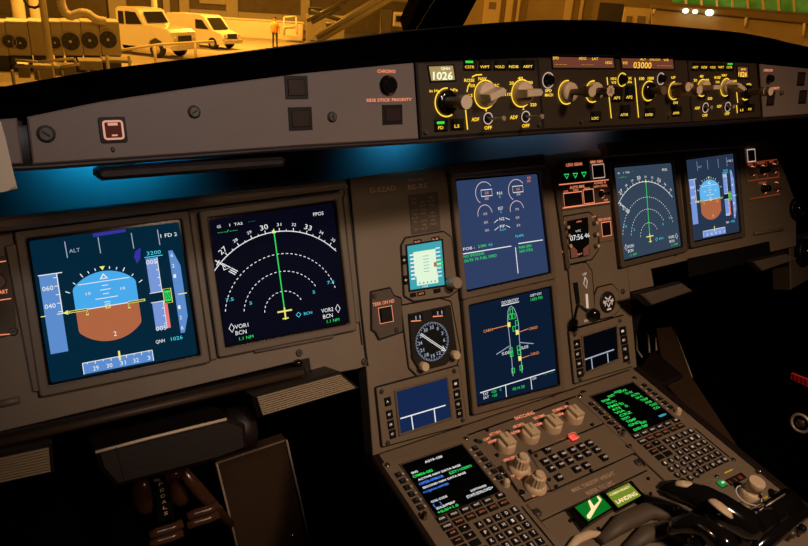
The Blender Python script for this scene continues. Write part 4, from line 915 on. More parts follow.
def keypad(t, pl, uo=.0445, up=.0149, right=False):
    for s, u in ((-1, -.0128), (1, .119)):
        for i in range(6):
            key(pl, t, u, -.0142 - i * .01185, .0085, .0075, '-', 'keywhite', nm='line_select_key', lh=.08)
            k = MB(); k.stroke(pl, [(u - s * .0062, -.0142 - i * .01185), (u - s * .0095, -.0142 - i * .01185)], .0009, .002, 'keywhite'); k.build('key_mark', t)
    R1 = ('DIR', 'PROG', 'PERF', 'INIT', 'DATA'); R2_ = ('F-PLN', 'RAD', 'FUEL', 'SEC', 'ATC', 'MCDU')
    for i, g in enumerate(R1): key(pl, t, .0036 + i * .0187, -.1004, .0145, .0088, g, lw=.62, lh=.36, nm='function_key')
    key(pl, t, .1005, -.1004, .0135, .0088, 'BRT', lw=.5, lh=.36, nm='function_key')
    for i, g in enumerate(R2_): key(pl, t, .0036 + i * .0187, -.1126, .0145, .0088, g, 'salmon_dim' if i else 'keywhite', lw=.7, lh=.36, nm='function_key')
    for j, (a, b) in enumerate((('AIR', '^'), ('<', '>'), ('', ''))):
        key(pl, t, .0046, -.1240 - j * .0120, .0145, .0088, a, 'salmon_dim', lw=.6, lh=.36, nm='function_key'); key(pl, t, .0236, -.1240 - j * .0120, .0145, .0088, b, lw=.25, lh=.36, nm='function_key')
    for r, row in enumerate(('ABCDE', 'FGHIJ', 'KLMNO', 'PQRST', 'UVWXY')):
        for c, g in enumerate(row): key(pl, t, uo + c * up, -.1280 - r * .01325, .0102, .0098, g, lw=.38, lh=.5, nm='letter_key')
    for c, g in enumerate(('Z', '/', 'SP', 'OVF', 'CLR')): key(pl, t, uo + c * up, -.1280 - 5 * .01325, .0102, .0098, g, lw=.30 + .16 * (len(g) - 1), lh=.45, nm='letter_key')
    for r, row in enumerate(('123', '456', '789', '.0+')):
        for c, g in enumerate(row): key(pl, t, .0012 + c * .0147, -.1607 - r * .0122, .0100, .0100, g, rn=1, lw=.32, lh=.45, nm='number_key')
    k = MB(); k.stroke(pl, [(.1175, -.127), (.1175, -.195)], .0022, .0024, 'black'); k.build('annunciator_slot', t)
    for u, v in ((-.018, .0075), (.118, .0075), (-.018, -.2), (.119, -.2)):
        k = MB(); k.lathe(pl.w(u, v, .0012), pl.N, [(.0042, 0), (.004, .0015), (.0028, .0025)], 'metal', 12); k.build('fastener', t)
    k = MB(); k.lathe(pl.w(-.017, -.088, .0012), pl.N, [(.0055, 0), (.005, .003), (.0035, .006), (.003, .010)], 'metal', 14); k.build('latch', t)
    k = MB(); k.lathe(pl.w(.120, -.088, .0012), pl.N, [(.0058, 0), (.0052, .003), (.0045, .009), (.003, .011)], 'knob', 14); k.build('latch', t)
oL = PED.uv(401, 466); oR = PED.uv(589.5, 397.8)
tL, pL = mcdu(oL, 'left flight computer keypad with ENG and NAV DATA BASE text on its screen', None)
keypad(tL, pL)
oR = (oR[0] + .002, oR[1])
tR = dup(tL, PED.sub(*oR).w(.05, -.1, -.003), 'right flight computer keypad with a loop of green text on its screen')
pR = PED.sub(*oR)
def stext(pl, t, rows, nm='screen_text'):
    k = MB()
    for g, u, v, w, h, m in rows: k.textm(pl, g, u + w / 2, -v, w, h, m, .0022, .02)
    k.build(nm, [c for c in t.children if c.name.startswith('screen') and not c.name.startswith('screen_')][0])
stext(pL, tL, [('A319-100', .034, .0085, .030, .0042, 's_white'), ('ENG', .006, .0185, .010, .0036, 's_white'), ('CFM56-5B5', .004, .0250, .033, .0044, 's_green'),
               ('ACTIVE NAV DATA BASE', .008, .0325, .072, .0034, 's_white'), ('10FEB-09MAR', .006, .0395, .040, .0044, 's_blue'), ('EZY1102001', .056, .0395, .038, .0044, 's_green'),
               ('SECOND NAV DATA BASE', .007, .0470, .072, .0034, 's_white'), ('<13JAN-09FEB', .003, .0540, .042, .0034, 's_blue'),
               ('CHG CODE', .005, .0715, .026, .0034, 's_white'), ('[   ]', .005, .0775, .012, .0040, 's_blue'), ('IDLE/PERF', .006, .0835, .030, .0034, 's_white'), ('+0.0/+1.0', .004, .0895, .033, .0042, 's_green'),
               ('SOFTWARE', .066, .0775, .027, .0034, 's_white'), ('STATUS/XLOAD>', .055, .0840, .045, .0044, 's_white')])
rr = []
GR = 's_green'
for i, (a, w) in enumerate(((.058, .020), (.066, .018), (.072, .020), (.076, .016), (.080, .018), (.084, .014), (.086, .016), (.086, .014))): rr.append((('LF-XX', 'TO-XX', 'ALTN', 'GW-42', 'TRIP', 'FOB', 'TAXI', 'CG')[i], a, .010 + i * .0078, w, .0050, GR))
for i in range(9): rr.append((('FROM', 'TO-UTC', 'FMS1', 'RTE', 'VIA', 'CRZ', 'TROPO', 'TEMP', 'GND')[i], .010 + (i % 2) * .003, .017 + i * .0076, .018 + (i % 3) * .005, .0048, GR))
rr += [('INIT', .030, .012, .016, .005, GR), ('A319', .048, .012 - .004, .018, .005, GR), ('XX', .036, .034, .009, .005, GR), ('XX', .040, .041, .008, .005, GR), ('GND-TMP', .010, .0885, .034, .0050, GR), ('8200', .034, .0815, .014, .0045, GR), ('NEXT>', .080, .082, .018, .004, 's_cyan')]
stext(pR, tR, rr)
# ---------------------------------------------------------------- helper for modules in the pedestal
def module(name, label, cat, pts, h=.0, m='panel', gap=True, ch=.001, r=None):
    P = PED.q(pts, h); cu = sum(p[0] for p in P) / len(P); cv = sum(p[1] for p in P) / len(P)
    t = thing(name, label, cat, PED.w(cu, cv, -.003))
    if gap: k = MB(); k.plate(PED, offs(P, .0014), -.0032, -.0022, 'black', .0002); k.build('edge_gap', t)
    k = MB(); k.plate(PED, rnd(P, r) if r else P, -.003, h, m, ch); k.build('face_plate', t); return t
# switching panel
t = module('switching_panel', 'display switching panel with four beige pointer knobs in a row', 'control panel', [(466, 436), (582, 394.5), (609, 420), (530, 452.5), (496, 467)])
def pknob(x, y, ang, r=.0155, L=.020):
    u, v = PED.uv(x, y, 0.); c = PED.w(u, v, 0); k = MB()
    k.lathe(c, PED.N, [(r, 0), (r, .003), (r * .96, .011), (r * .90, .013), (r * .8, .0135)], 'knob', 28)
    a = radians(ang); d = PED.U * cos(a) + PED.V * sin(a); e = PED.N.cross(d); A = lambda s, q, h: c + d * s + e * q + PED.N * h
    R_ = r * .94; W_ = r * .55
    k.loops([[A(-R_ * .8, -W_ * 1.05, .010), A(R_ * .8, -W_ * 1.05, .010), A(R_ * .8, W_ * 1.05, .010), A(-R_ * .8, W_ * 1.05, .010)],
             [A(-R_ * .8, -W_, L - .001), A(R_ * .8, -W_, L - .001), A(R_ * .8, W_, L - .001), A(-R_ * .8, W_, L - .001)],
             [A(-R_ * .75, -W_ * .85, L), A(R_ * .75, -W_ * .85, L), A(R_ * .75, W_ * .85, L), A(-R_ * .75, W_ * .85, L)]], 'knob')
    b = PED.sub(u, v); k.stroke(b, [(0, 0), (cos(a) * R_ * .72, sin(a) * R_ * .72)], .0016, L + .0003, 'black'); return k
for x, y in ((505, 447), (529, 437.5), (551.5, 427.8), (573, 418.5)): pknob(x, y, 90).build('pointer_knob', t)
k = MB()
for g, x, y, w, h in (('SWITCHING', 524.4, 415.4, 20, 3.6), ('ATT HDG', 495, 433, 12, 3), ('NORM', 492.5, 441, 9, 3), ('AIR DATA', 518.5, 425.2, 12, 3), ('NORM', 515.5, 432, 9, 3), ('EIS DMC', 539.5, 416.5, 12, 3), ('NORM', 537.5, 424.4, 9, 3), ('ECAM/ND XFR', 560.5, 408.4, 16, 3), ('NORM', 559, 414.6, 9, 3), ('CAPT', 487, 438.8, 7, 2.6), ('F/O', 524, 430, .1, .1)):
    k.text(PED, g, x, y, w, h, 'salmon', .0006, .02)
k.build('legend', t)
for x, y in ((476, 441), (487, 430.5), (508, 432), (529.8, 451.6), (599.5, 412), (567, 404), (592, 425), (497, 455.5)): screw(PED, x, y, t, .0026, 'black', 0.)
# ECAM control panel
t = module('systems_control_panel', 'systems page button panel with a red lit key and rows of small black buttons', 'control panel', [(530.5, 454.5), (611, 421), (636.5, 451), (551.5, 489.5)])
def kk(x, y, w=9, h=8.5, g='ENG', lm='keywhite', m='key', ol=None):
    u, v = PED.uv(x, y, 0); kb = MB(); w_, h_ = .0105, .0095
    P = [(u - w_ / 2, v + h_ / 2), (u + w_ / 2, v + h_ / 2), (u + w_ / 2, v - h_ / 2), (u - w_ / 2, v - h_ / 2)]
    kb.plate(PED, offs(P, .0008), 0, .0012, 'black', .0002); kb.plate(PED, P, .001, .0055, m, .0012)
    if ol: kb.stroke(PED, offs(P, .001), .0012, .0062, ol, True)
    if g: kb.textm(PED, g, u, v - .0018, w_ * .74, .0034, lm, .0059, .02)
    kb.build('push_button', t)
kk(572.7, 438.6, g=None, m='red_lit', ol='salmon'); kk(546.3, 451, g='T.O')
for x, y, g in ((544.4, 462.5, 'ENG'), (553.4, 458.2, 'BLEED'), (562.3, 454.9, 'PRESS'), (571.7, 451, 'ELEC'), (580.4, 447.2, 'HYD'), (588.7, 444, 'FUEL'), (550.6, 469.2, 'APU'), (559.8, 465.4, 'COND'), (569, 461.6, 'DOOR'), (578.1, 457.7, 'WHEEL'), (586.7, 453.9, 'F/CTL'), (595.8, 450.6, 'ALL'), (558.3, 478.3, 'CLR'), (576.2, 469.9, 'STS'), (585.8, 466.4, 'RCL'), (603.5, 458.3, 'CLR')): kk(x, y, g=g)
for x, y in ((536, 456), (549, 480), (608, 424), (630, 446), (591, 471), (556, 487)): screw(PED, x, y, t, .0024, 'black', 0.)
k = MB()
for g, x, y, w, h in (('EMER CANC', 560, 439.5, 9, 2.2),): k.text(PED, g, x, y, w, h, 'salmon_dim', .0006)
k.build('legend', t)
# lighting panel
t = module('brightness_panel', 'narrow panel with two ribbed brightness knobs beside the left keypad screen', 'control panel', [(500, 462.5), (529, 453), (550.5, 489), (525, 500)], m='panel')
for x, y in ((519.3, 469), (535.2, 487)):
    u, v = PED.uv(x, y, 0); k = MB(); k.lathe(PED.w(u, v, 0), PED.N, [(.0165, 0), (.0165, .003), (.013, .0065), (.0105, .008)], 'knob', 30); k.lathe(PED.w(u, v, 0), PED.N, [(.0105, .007), (.0095, .022), (.0085, .023)], 'knob', 28, star=.12, smooth=False)
    k.lathe(PED.w(u, v, 0), PED.N, [(.0066, .022), (.0064, .028), (.0055, .0285)], 'knob', 20); k.build('ribbed_knob', t)
k = MB()
for g, x, y, w, h in (('UPPER DISPLAY', 510.6, 458.2, 15, 3), ('LOWER DISPLAY', 524.5, 475.5, 15, 3), ('OFF', 534.5, 495.5, 5, 2.4), ('BRT', 543, 491.5, 5, 2.4), ('OFF', 513.5, 475.6, 5, 2.4)): k.text(PED, g, x, y, w, h, 'salmon', .0006, .02)
k.build('legend', t)
# dark seams with fasteners between modules
k = MB()
k.sp(PED, [(499, 466), (524, 500), (640, 452.5), (606, 416)], 2.2, -.0012, 'black'); k.build('seam_gap', pd)
for P, w in (([(540, 520.5), (645.8, 470)], 1.4), ([(467, 435.4), (583, 393.4)], 1.5)): k = MB(); k.sp(PED, P, w, -.0012, 'black'); k.build('seam_gap', pd)
for x, y, r in ((479, 443, .006), (534, 510.5, .007), (501, 472, .006), (505, 484, .006), (521.5, 493.5, .006), (628, 447.5, .006), (639, 463, .008), (616, 426, .006), (606, 421, .005), (584, 393, .005)): screw(PED, x, y, pd, r, 'metal', -.0028)
# placard strip
t = module('takeoff_weight_placard', 'engraved grey strip reading MAX TAKEOFF WEIGHT REFER TO LPC', 'placard', [(527, 504), (633.5, 453.8), (647, 468.8), (540.5, 520)], h=.001, m='panel')
k = MB(); k.text(PED, 'MAX. TAKEOFF WEIGHT', 593.5, 481.5, 46, 4.6, 'print', .0016, .01); k.text(PED, 'REFER TO LPC', 600, 487.8, 29, 4.6, 'print', .0016, .01); k.build('legend', t)
for x, y in ((537, 512.5), (638, 463)): screw(PED, x, y, t, .0055, 'worn_metal', .001)
# base plate in front of the levers
t = module('lower_console_plate', 'plain tan plate around the two green lights', 'panel', [(541, 521.5), (647.5, 470.5), (690, 515), (640, 545), (600, 580), (560, 548)], h=-.0005, m='panel', gap=True)
for x, y in ((619.5, 518.5), (636.5, 508.7), (598.5, 529), (648, 479), (570, 521), (650.5, 494)): screw(PED, x, y, t, .0022, 'black', -.0005)
def annun(name, label, outer, glass, m):
    P = PED.q(outer, .006); cu = sum(p[0] for p in P) / 4; cv = sum(p[1] for p in P) / 4
    t = thing(name, label, 'indicator light', PED.w(cu, cv, 0)); Gp = PED.q(glass, .010)
    k = MB(); k.plate(PED, P, -.0005, .006, 'black_gloss', .0012); k.plate(PED, offs(Gp, .0022), .005, .0092, 'black_gloss', .001); k.build('housing', t)
    k = MB(); k.plate(PED, rnd(Gp, .0012), .009, .010, m, .0004); k.build('lit_lens', t); return t, Gp
t, Gp = annun('indicator_light', 'green lit push light with a cream aeroplane symbol', [(567, 508.5), (601.5, 491.5), (614.5, 508.5), (582, 529)], [(575, 507), (599.2, 494.2), (611.5, 507.2), (588.5, 521)], 'lit_green_panel')
k = MB(); J = [(587.4, 518.3), (586.6, 515.6), (591.2, 509.5), (588, 501), (589.8, 499.6), (594, 506), (599.2, 500.8), (596.8, 496.6), (598.4, 495.9), (601.8, 499.4), (600.6, 501.8), (595.6, 509.6), (591.6, 516.6), (590, 518.9)]
k.flat(PED, PED.q(J, .0106), .0106, 'lit_cream'); k.build('aeroplane_symbol', t)
t, Gp = annun('indicator_light', 'olive lit push light with LANDING lettering', [(602.5, 492), (631.5, 479.6), (645, 495), (617.5, 510.5)], [(606.3, 493.2), (628.8, 482.6), (641.3, 495.2), (618.6, 507.2)], 'lit_olive_panel')
k = MB(); k.text(PED, 'CABIN READY', 620, 490.6, 22, 2.6, 'lit_cream', .0106, .02); k.text(PED, 'LANDING', 626.5, 497.5, 22, 4.6, 'lit_cream', .0106, .03); k.build('legend', t)
# radio panel
t = module('radio_control_panel', 'radio panel with a green lit key, dim red digits and a large beige knob', 'control panel', [(697, 482), (742, 463.2), (779, 495), (745, 524), (725, 520)], h=.001)
u, v = PED.uv(721.2, 484.8, 0); k = MB(); k.plate(PED, offs([(u - .006, v + .005), (u + .006, v + .005), (u + .006, v - .005), (u - .006, v - .005)], .001), 0, .002, 'black', .0002)
k.plate(PED, [(u - .006, v + .005), (u + .006, v + .005), (u + .006, v - .005), (u - .006, v - .005)], .001, .005, 'green_key', .0012); k.textm(PED, 'AM', u, v, .007, .004, 's_white', .0055, .02); k.build('push_button', t)
k = MB(); P = PED.q([(726, 480.5), (741, 473.4), (746, 477.6), (731, 485.4)], .001); k.ring(PED, offs(P, .001), P, .0005, .0022, .001, 'black', .0004); k.flat(PED, P, .0012, 'placard'); k.text(PED, '1 1 8', 736, 479.4, 13, 5, 'red_dim' if 'red_dim' in MATS else 'orange_dim', .0016, .01); k.build('digit_window', t)
u, v = PED.uv(748.5, 496, 0); k = MB(); k.lathe(PED.w(u, v, .001), PED.N, [(.0155, 0), (.0155, .004), (.0148, .011), (.0130, .012), (.0115, .0125), (.0112, .0175), (.0122, .018), (.0122, .029), (.0112, .031)], 'knob', 30); k.arc(PED, (u, v), .0180, 60, 330, .0009, .0016, 'keywhite'); k.build('tuning_knob', t)
k = MB(); k.flat(PED, PED.rc(727.8, 470.8, 8.5, 3, .001), .0014, 'amber_dim'); k.text(PED, 'VHF', 765.5, 497.5, 5, 3, 'amber_dim', .0016, .02); k.text(PED, 'SEL', 746.5, 507.6, 7, 3, 'amber_dim', .0016, .02); k.build('legend', t)
for x, y in ((741.2, 503.8), (716.3, 477), (759.5, 471.5), (775, 493)): screw(PED, x, y, t, .003, 'metal', .001)
# ---------------------------------------------------------------- thrust levers
def hw(px, py, h): return PED.w(*PED.uv(px, py, h), h)
def oval_loft(pts, rw, rh, m, n=18, k=None):
    """smooth body along pts; rw across in the panel plane, rh upright"""
    k = k or MB(); L = []
    for i, p in enumerate(pts):
        d = (pts[min(i + 1, len(pts) - 1)] - pts[max(i - 1, 0)]).normalized(); e = d.cross(PED.N).normalized(); u_ = e.cross(d)
        L.append([p + e * (rw[i] * cos(2 * pi * j / n)) + u_ * (rh[i] * sin(2 * pi * j / n)) for j in range(n)])
    return k.loops(L, m, True, True, True)
t = thing('thrust_lever', 'black curved thrust lever handle with a tan capsule shaped insert', 'thrust lever', PED.w(.19, -.38, 0))
pts = [hw(655.5, 488, .045), hw(660, 488.5, .047), hw(672, 490, .050), hw(688, 494, .054), hw(704, 499.5, .056), hw(720, 508, .055), hw(735, 517, .052), hw(748, 525, .048), hw(758, 531, .045)]
oval_loft(pts, [.003, .009, .0135, .0165, .020, .021, .021, .021, .017], [.003, .010, .014, .016, .018, .019, .019, .018, .013], 'black_gloss').build('handle', t)
k = MB(); pts = [hw(674, 484.0, .060), hw(677, 483.6, .0655), hw(684, 483.8, .068), hw(691, 485, .067), hw(694, 485.8, .063)]
oval_loft(pts, [.001, .005, .006, .005, .001], [.001, .003, .003, .003, .001], 'knob').build('side_insert', t)
pts = [hw(709.5, 499.5, .0735), hw(712, 500.5, .0765), hw(718, 505, .0778), hw(725, 510.5, .0768), hw(730.5, 515, .0740), hw(732.5, 517.2, .070)]
oval_loft(pts, [.002, .0065, .0075, .0075, .0065, .002], [.001, .0022, .003, .003, .0022, .001], 'knob').build('capsule_insert', t)
k = MB(); k.tube([hw(700, 512, .045), hw(690, 520, .02), hw(684, 528, -.003)], [.008, .008, .009], 'black_gloss', 12); k.build('lever_arm', t)
t = thing('thrust_lever', 'second thrust lever, mostly hidden below and left of the first', 'thrust lever', PED.w(.12, -.40, 0))
pts = [hw(668, 533, .03), hw(676, 526, .04), hw(690, 523, .048), hw(706, 529, .05), hw(722, 542, .05), (hw(735, 556, .048))]
oval_loft(pts, [.004, .010, .014, .016, .018, .014], [.004, .010, .014, .016, .017, .012], 'black_gloss').build('handle', t)
k = MB(); k.tube([hw(698, 524.5, .064), hw(706, 529, .0665), hw(715, 537, .067)], [.0015, .0018, .0015], 'metal', 8); k.build('trim_edge', t)
k = MB(); k.tube([hw(700, 542, .04), hw(690, 545, .02), hw(684, 548, -.003)], [.008, .008, .009], 'black_gloss', 12); k.build('lever_arm', t)
# lever quadrant: curved grey ribs
t = thing('lever_quadrant', 'curved grey brown slotted cover beneath the thrust levers', 'lever quadrant', PED.w(.09, -.40, -.003))
for j, (pp, r) in enumerate((([(600, 541), (622, 523), (648, 511), (672, 512), (694, 522), (708, 538)], .013), ([(626, 549), (646, 534), (666, 528), (684, 536), (694, 549)], .012), ([(566, 551), (578, 539), (590, 534), (604, 534)], .006))):
    pts = [hw(x, y, .006) for x, y in pp]; oval_loft(pts, [r * .5] + [r] * (len(pts) - 2) + [r * .5], [r * .3] + [r * .75] * (len(pts) - 2) + [r * .3], 'panel_dark' if j < 2 else 'knob').build('curved_rib', t)
for x, y in ((674.5, 509), (679.5, 508.5), (686.5, 515), (690.5, 514)):
    u, v = PED.uv(x, y, .016); k = MB(); k.lathe(PED.w(u, v, .013), PED.N, [(.0022, 0), (.0022, .0035), (.0012, .0042)], 'chrome', 10); k.build('rivet', t)
# friction drum / flap lever cluster at right
t = thing('lever_drum', 'glossy black ribbed lever drum at the lower right corner', 'lever', PED.w(.30, -.44, 0))
a = hw(736, 537, .03); b = hw(790, 501, .03); d = (b - a).normalized()
k = MB(); k.lathe(a, d, [(.010, -.004), (.017, 0), (.018, .03), (.0165, .032), (.018, .034), (.018, (b - a).length * .55), (.0165, (b - a).length * .56), (.018, (b - a).length * .58), (.018, (b - a).length), (.012, (b - a).length + .004)], 'black_gloss', 28, cap0=True); k.build('drum', t)
for s0, s1 in ((.02, .34), (.38, .46), (.50, .86)):
    k = MB(); o_ = PED.N * .0180 - d.cross(PED.N).normalized() * .006; k.tube([a + (b - a) * s0 + o_, a + (b - a) * s1 + o_], .0009, 'bright_metal', 6); k.build('gleam_strip', t)  # thin bright strips stand in for gleam lines on the black drum
a2 = hw(752, 549, .02); b2 = hw(800, 511, .02); d2 = (b2 - a2).normalized()
k = MB(); k.lathe(a2, d2, [(.008, -.004), (.014, 0), (.014, (b2 - a2).length), (.010, (b2 - a2).length + .004)], 'black_gloss', 24, cap0=True); k.build('drum', t)
for x, y, h in ((770, 511.5, .04), (773, 521, .035), (790, 510.5, .036), (765.5, 527, .03), (787, 523.5, .03), (741.5, 531, .048), (758, 517, .05)):
    k = MB(); k.lathe(hw(x, y, h) - PED.N * .004, PED.N, [(.0035, 0), (.003, .003), (.001, .0042)], 'chrome', 12); k.build('bolt', t)
k = MB(); k.tube([hw(774, 503, -.003), hw(772, 497, .02), hw(771, 491, .035)], [.006, .005, .004], 'black_gloss', 10); k.build('bracket', t)
t = thing('small_lever_knob', 'small cluster of beige and black knobs at the lower right edge', 'knob', PED.w(.37, -.42, 0))
for x, y, r, m in ((801, 516.5, .0075, 'knob'), (798, 522.5, .006, 'knob_brown'), (803, 527, .006, 'black_gloss'), (792, 531, .007, 'worn_metal')):
    k = MB(); k.lathe(hw(x, y, .015) - PED.N * .018, PED.N, [(r * .6, 0), (r * .6, .010), (r, .011), (r, .017), (r * .6, .020)], m, 16); k.build('knob', t)
# ================================================================= below and around the panels
def plate_thing(name, label, cat, pl, pts, h0, h1, m, part='body', ch=.003):
    P = pl.q(pts, h1); cu = sum(p[0] for p in P) / len(P); cv = sum(p[1] for p in P) / len(P)
    t = thing(name, label, cat, pl.w(cu, cv, h0)); k = MB(); k.plate(pl, P, h0, h1, m, ch); k.build(part, t); return t
# pull-out table edge under the captain's panel
t = plate_thing('stowed_table', 'long dark stowed pull-out table edge running under the captain displays', 'table', MAIN, [(-60, 449), (306, 366), (308, 377), (-60, 463)], -.03, .012, 'dark_brown', 'table_edge', .004)
a = MAIN.w(*MAIN.uv(-50, 455, .014), .014); b = MAIN.w(*MAIN.uv(300, 373, .014), .014); k = MB(); k.tube([a, b], .0045, 'brown', 10); k.build('edge_tube', t)
t = plate_thing('table_housing', 'dark brown box with a pale strip as edge highlight in the middle under the captain panel', 'table housing', MAIN, [(94, 451), (228, 418), (246, 425), (248, 450), (218, 461), (116, 488), (100, 470)], -.05, .035, 'dark_brown', 'body', .005)
k = MB(); k.tube([MAIN.w(*MAIN.uv(x, y, .036), .0335) for x, y in ((95.6, 453), (150, 438.5), (227, 419.5))], .0018, 'knob', 8); k.build('highlight_strip', t)  # pale tube stands in for the highlight along the box edge
k = MB(); k.sp(MAIN, [(116, 447), (124, 480)], .8, .0356, 'black'); k.build('seam_gap', t)
t = thing('roller_housing', 'rounded dark roller end beside the ribbed footrest', 'roller housing', MAIN.w(*MAIN.uv(240, 430, 0), -.03)); c0 = MAIN.w(*MAIN.uv(226, 432, .0), .0); c1 = MAIN.w(*MAIN.uv(250, 426, .0), .0)
k = MB(); k.lathe(c0, c1 - c0, [(.02, 0), (.028, .004), (.028, (c1 - c0).length), (.02, (c1 - c0).length + .004)], 'dark_brown', 24, cap0=True); k.build('roller', t)
# ribbed footrests
def footrest(label, pts, h, ribs, m='rib', group=None, h0=-.03):
    P = MAIN.q(pts, h); cu = sum(p[0] for p in P) / len(P); cv = sum(p[1] for p in P) / len(P)
    t = thing('footrest', label, 'footrest', MAIN.w(cu, cv, -.03), group)
    k = MB(); k.plate(MAIN, offs(P, .003), h0, h - .003, 'dark_brown', .004); k.build('pad_base', t)
    k = MB(); f = lambda s, q: ((P[0][0] * (1 - s) + P[1][0] * s) * (1 - q) + (P[3][0] * (1 - s) + P[2][0] * s) * q, (P[0][1] * (1 - s) + P[1][1] * s) * (1 - q) + (P[3][1] * (1 - s) + P[2][1] * s) * q)
    if ribs:
        for i in range(ribs):
            q0 = (i + .12) / ribs; q1 = (i + .80) / ribs; k.plate(MAIN, [f(.01, q0), f(.99, q0), f(.99, q1), f(.01, q1)], h - .004, h + .0012, m, .0008)
    else: k.plate(MAIN, P, h - .004, h + .001, m, .002)
    k.build('ribbed_tread' if ribs else 'tread', t); return t
footrest('ribbed tan footrest under the captain navigation display', [(256, 397.5), (341, 374.5), (357, 388), (262, 416)], .05, 9, 'rib', 'ribbed footrests below the captain panel')
footrest('ribbed tan footrest cut by the left picture edge', [(-40, 467), (49.5, 447.5), (51.5, 472), (-40, 492)], .05, 9, 'rib', 'ribbed footrests below the captain panel')
footrest("smooth tan footrest beside the centre panel on the co-pilot side", [(641, 294.5), (682.5, 283.5), (693, 291), (652.5, 305)], .05, 0, 'panel_dark', None, .035)
footrest("smooth tan footrest under the co-pilot's outer panel", [(753, 262), (787, 254), (797.5, 259), (762.5, 271)], .04, 0, 'panel_dark', None, .025)
# footwell
BW = Plane((0, .10, -.4), (0, -1, 0))
t = thing('footwell_panel', 'flat dark brown upright panel in the captain footwell with bright side edges', 'panel', BW.w(*BW.uv(260, 500), -.02))
k = MB(); k.plate(BW, BW.q([(217, 463), (286, 440), (303, 523), (309, 560), (240, 575)], 0), -.02, 0, 'brown', .002); k.build('body', t)
for pp in ([(216.5, 463), (232, 526), (243, 572)], [(286.5, 440), (302, 507), (312, 556)]): k = MB(); k.tube([BW.w(*BW.uv(x, y, .002), .002) for x, y in pp], .0018, 'knob_grey', 8); k.build('edge_strip', t)
k = MB(); u, v = BW.uv(293, 536, 0); k.lathe(BW.w(u, v, -.002), BW.N, [(.006, 0), (.006, .004), (.003, .006)], 'metal', 12); k.build('screw', t)
t = thing('pedal_adjuster', 'black strip lettered PEDALS between two glossy brown ovals in the footwell', 'pedal adjuster', BW.w(*BW.uv(163, 540), -.03))
k = MB(); k.plate(BW, BW.q([(153, 481), (170, 477), (175, 520), (158, 524)], .02), -.02, .02, 'black', .003); k.build('label_strip', t)
k = MB(); p0 = BW.uv(161, 484, .021); p1 = BW.uv(166, 513, .021); dr = (Vector(p1) - Vector(p0))
tp = Plane(BW.w(*p0, .021), BW.N, BW.U * dr.x + BW.V * dr.y)
for i, g in enumerate('PEDALS'): c = Vector(p0) + dr * (i / 5.); k.textm(BW, g, c.x, c.y, .006, .0062, 'knob', .0212, .01)
k.build('legend', t)
for x, y in ((146.5, 502), (182, 494)):
    u, v = BW.uv(x, y, .01); k = MB(); k.lathe(BW.w(u, v, -.015), BW.N, [(.019, 0), (.019, .010), (.017, .018), (.011, .024), (.004, .026)], 'glossy_brown', 24, 1.9); k.build('oval_housing', t)

k = MB(); k.tube([BW.w(*BW.uv(x, y, .03), .03) for x, y in ((165, 478), (175, 473.5), (184, 471))], .008, 'glossy_brown', 12); k.build('crank', t)
t = thing('rudder_pedal', 'left rudder pedal tread with glossy curved bars at the picture bottom', 'rudder pedal', BW.w(*BW.uv(168, 560), 0), 'rudder pedals in the footwell')
for j, (y0) in enumerate((531, 540)):
    k = MB(); k.tube([BW.w(*BW.uv(x, y, .04), .04) for x, y in ((150, y0 + 5), (158, y0 + 1), (172, y0 - 3), (183, y0 - 8))], .007, 'glossy_brown', 12); k.build('tread_bar', t)
t2_ = dup(t, WL[t.name] + Vector((.055, 0, .012)), 'right rudder pedal with the dark slanted arm rising to its left')
t = t2_
k = MB(); k.tube([BW.w(*BW.uv(x, y, .02), .02) for x, y in ((182, 470), (200, 492), (230, 525))], [.008, .011, .008], 'glossy_brown', 12); k.build('pedal_arm', t)
# co-pilot's side ledge beside the pedestal
LZ = Plane((.3, -.1, -.40), (0, 0, 1))
t = thing('side_ledge', 'brown ledge running beside the pedestal on the co-pilot side', 'ledge', LZ.w(*LZ.uv(690, 385), -.05))
k = MB(); k.plate(LZ, LZ.q([(656, 328), (672, 326), (693, 378), (740, 449), (724, 447), (665, 383)], 0), -.05, 0, 'brown', .002); k.build('ledge_top', t)
k = MB(); k.tube([LZ.w(*LZ.uv(x, y, .001), .001) for x, y in ((673, 328), (683, 353), (692, 377))], .0016, 'knob_grey', 8); k.build('edge_strip', t)
t = thing('floor_duct', 'low reddish brown wedge between ledge and centre panel foot', 'duct', LZ.w(*LZ.uv(660, 365), -.02))
k = MB(); k.plate(LZ, LZ.q([(636, 371), (653, 348), (684, 374.5), (664, 384)], .01), -.04, .01, 'dark_brown', .004); k.build('body', t)
for pp in ([(636, 335), (637, 350), (642, 357)], [(648, 335), (649.5, 352)], [(655.5, 338), (656.5, 350)]):
    k = MB(); k.tube([LZ.w(*LZ.uv(x, y, .02), .02) for x, y in pp], .0022, 'knob_grey', 8); k.build('cable', t)
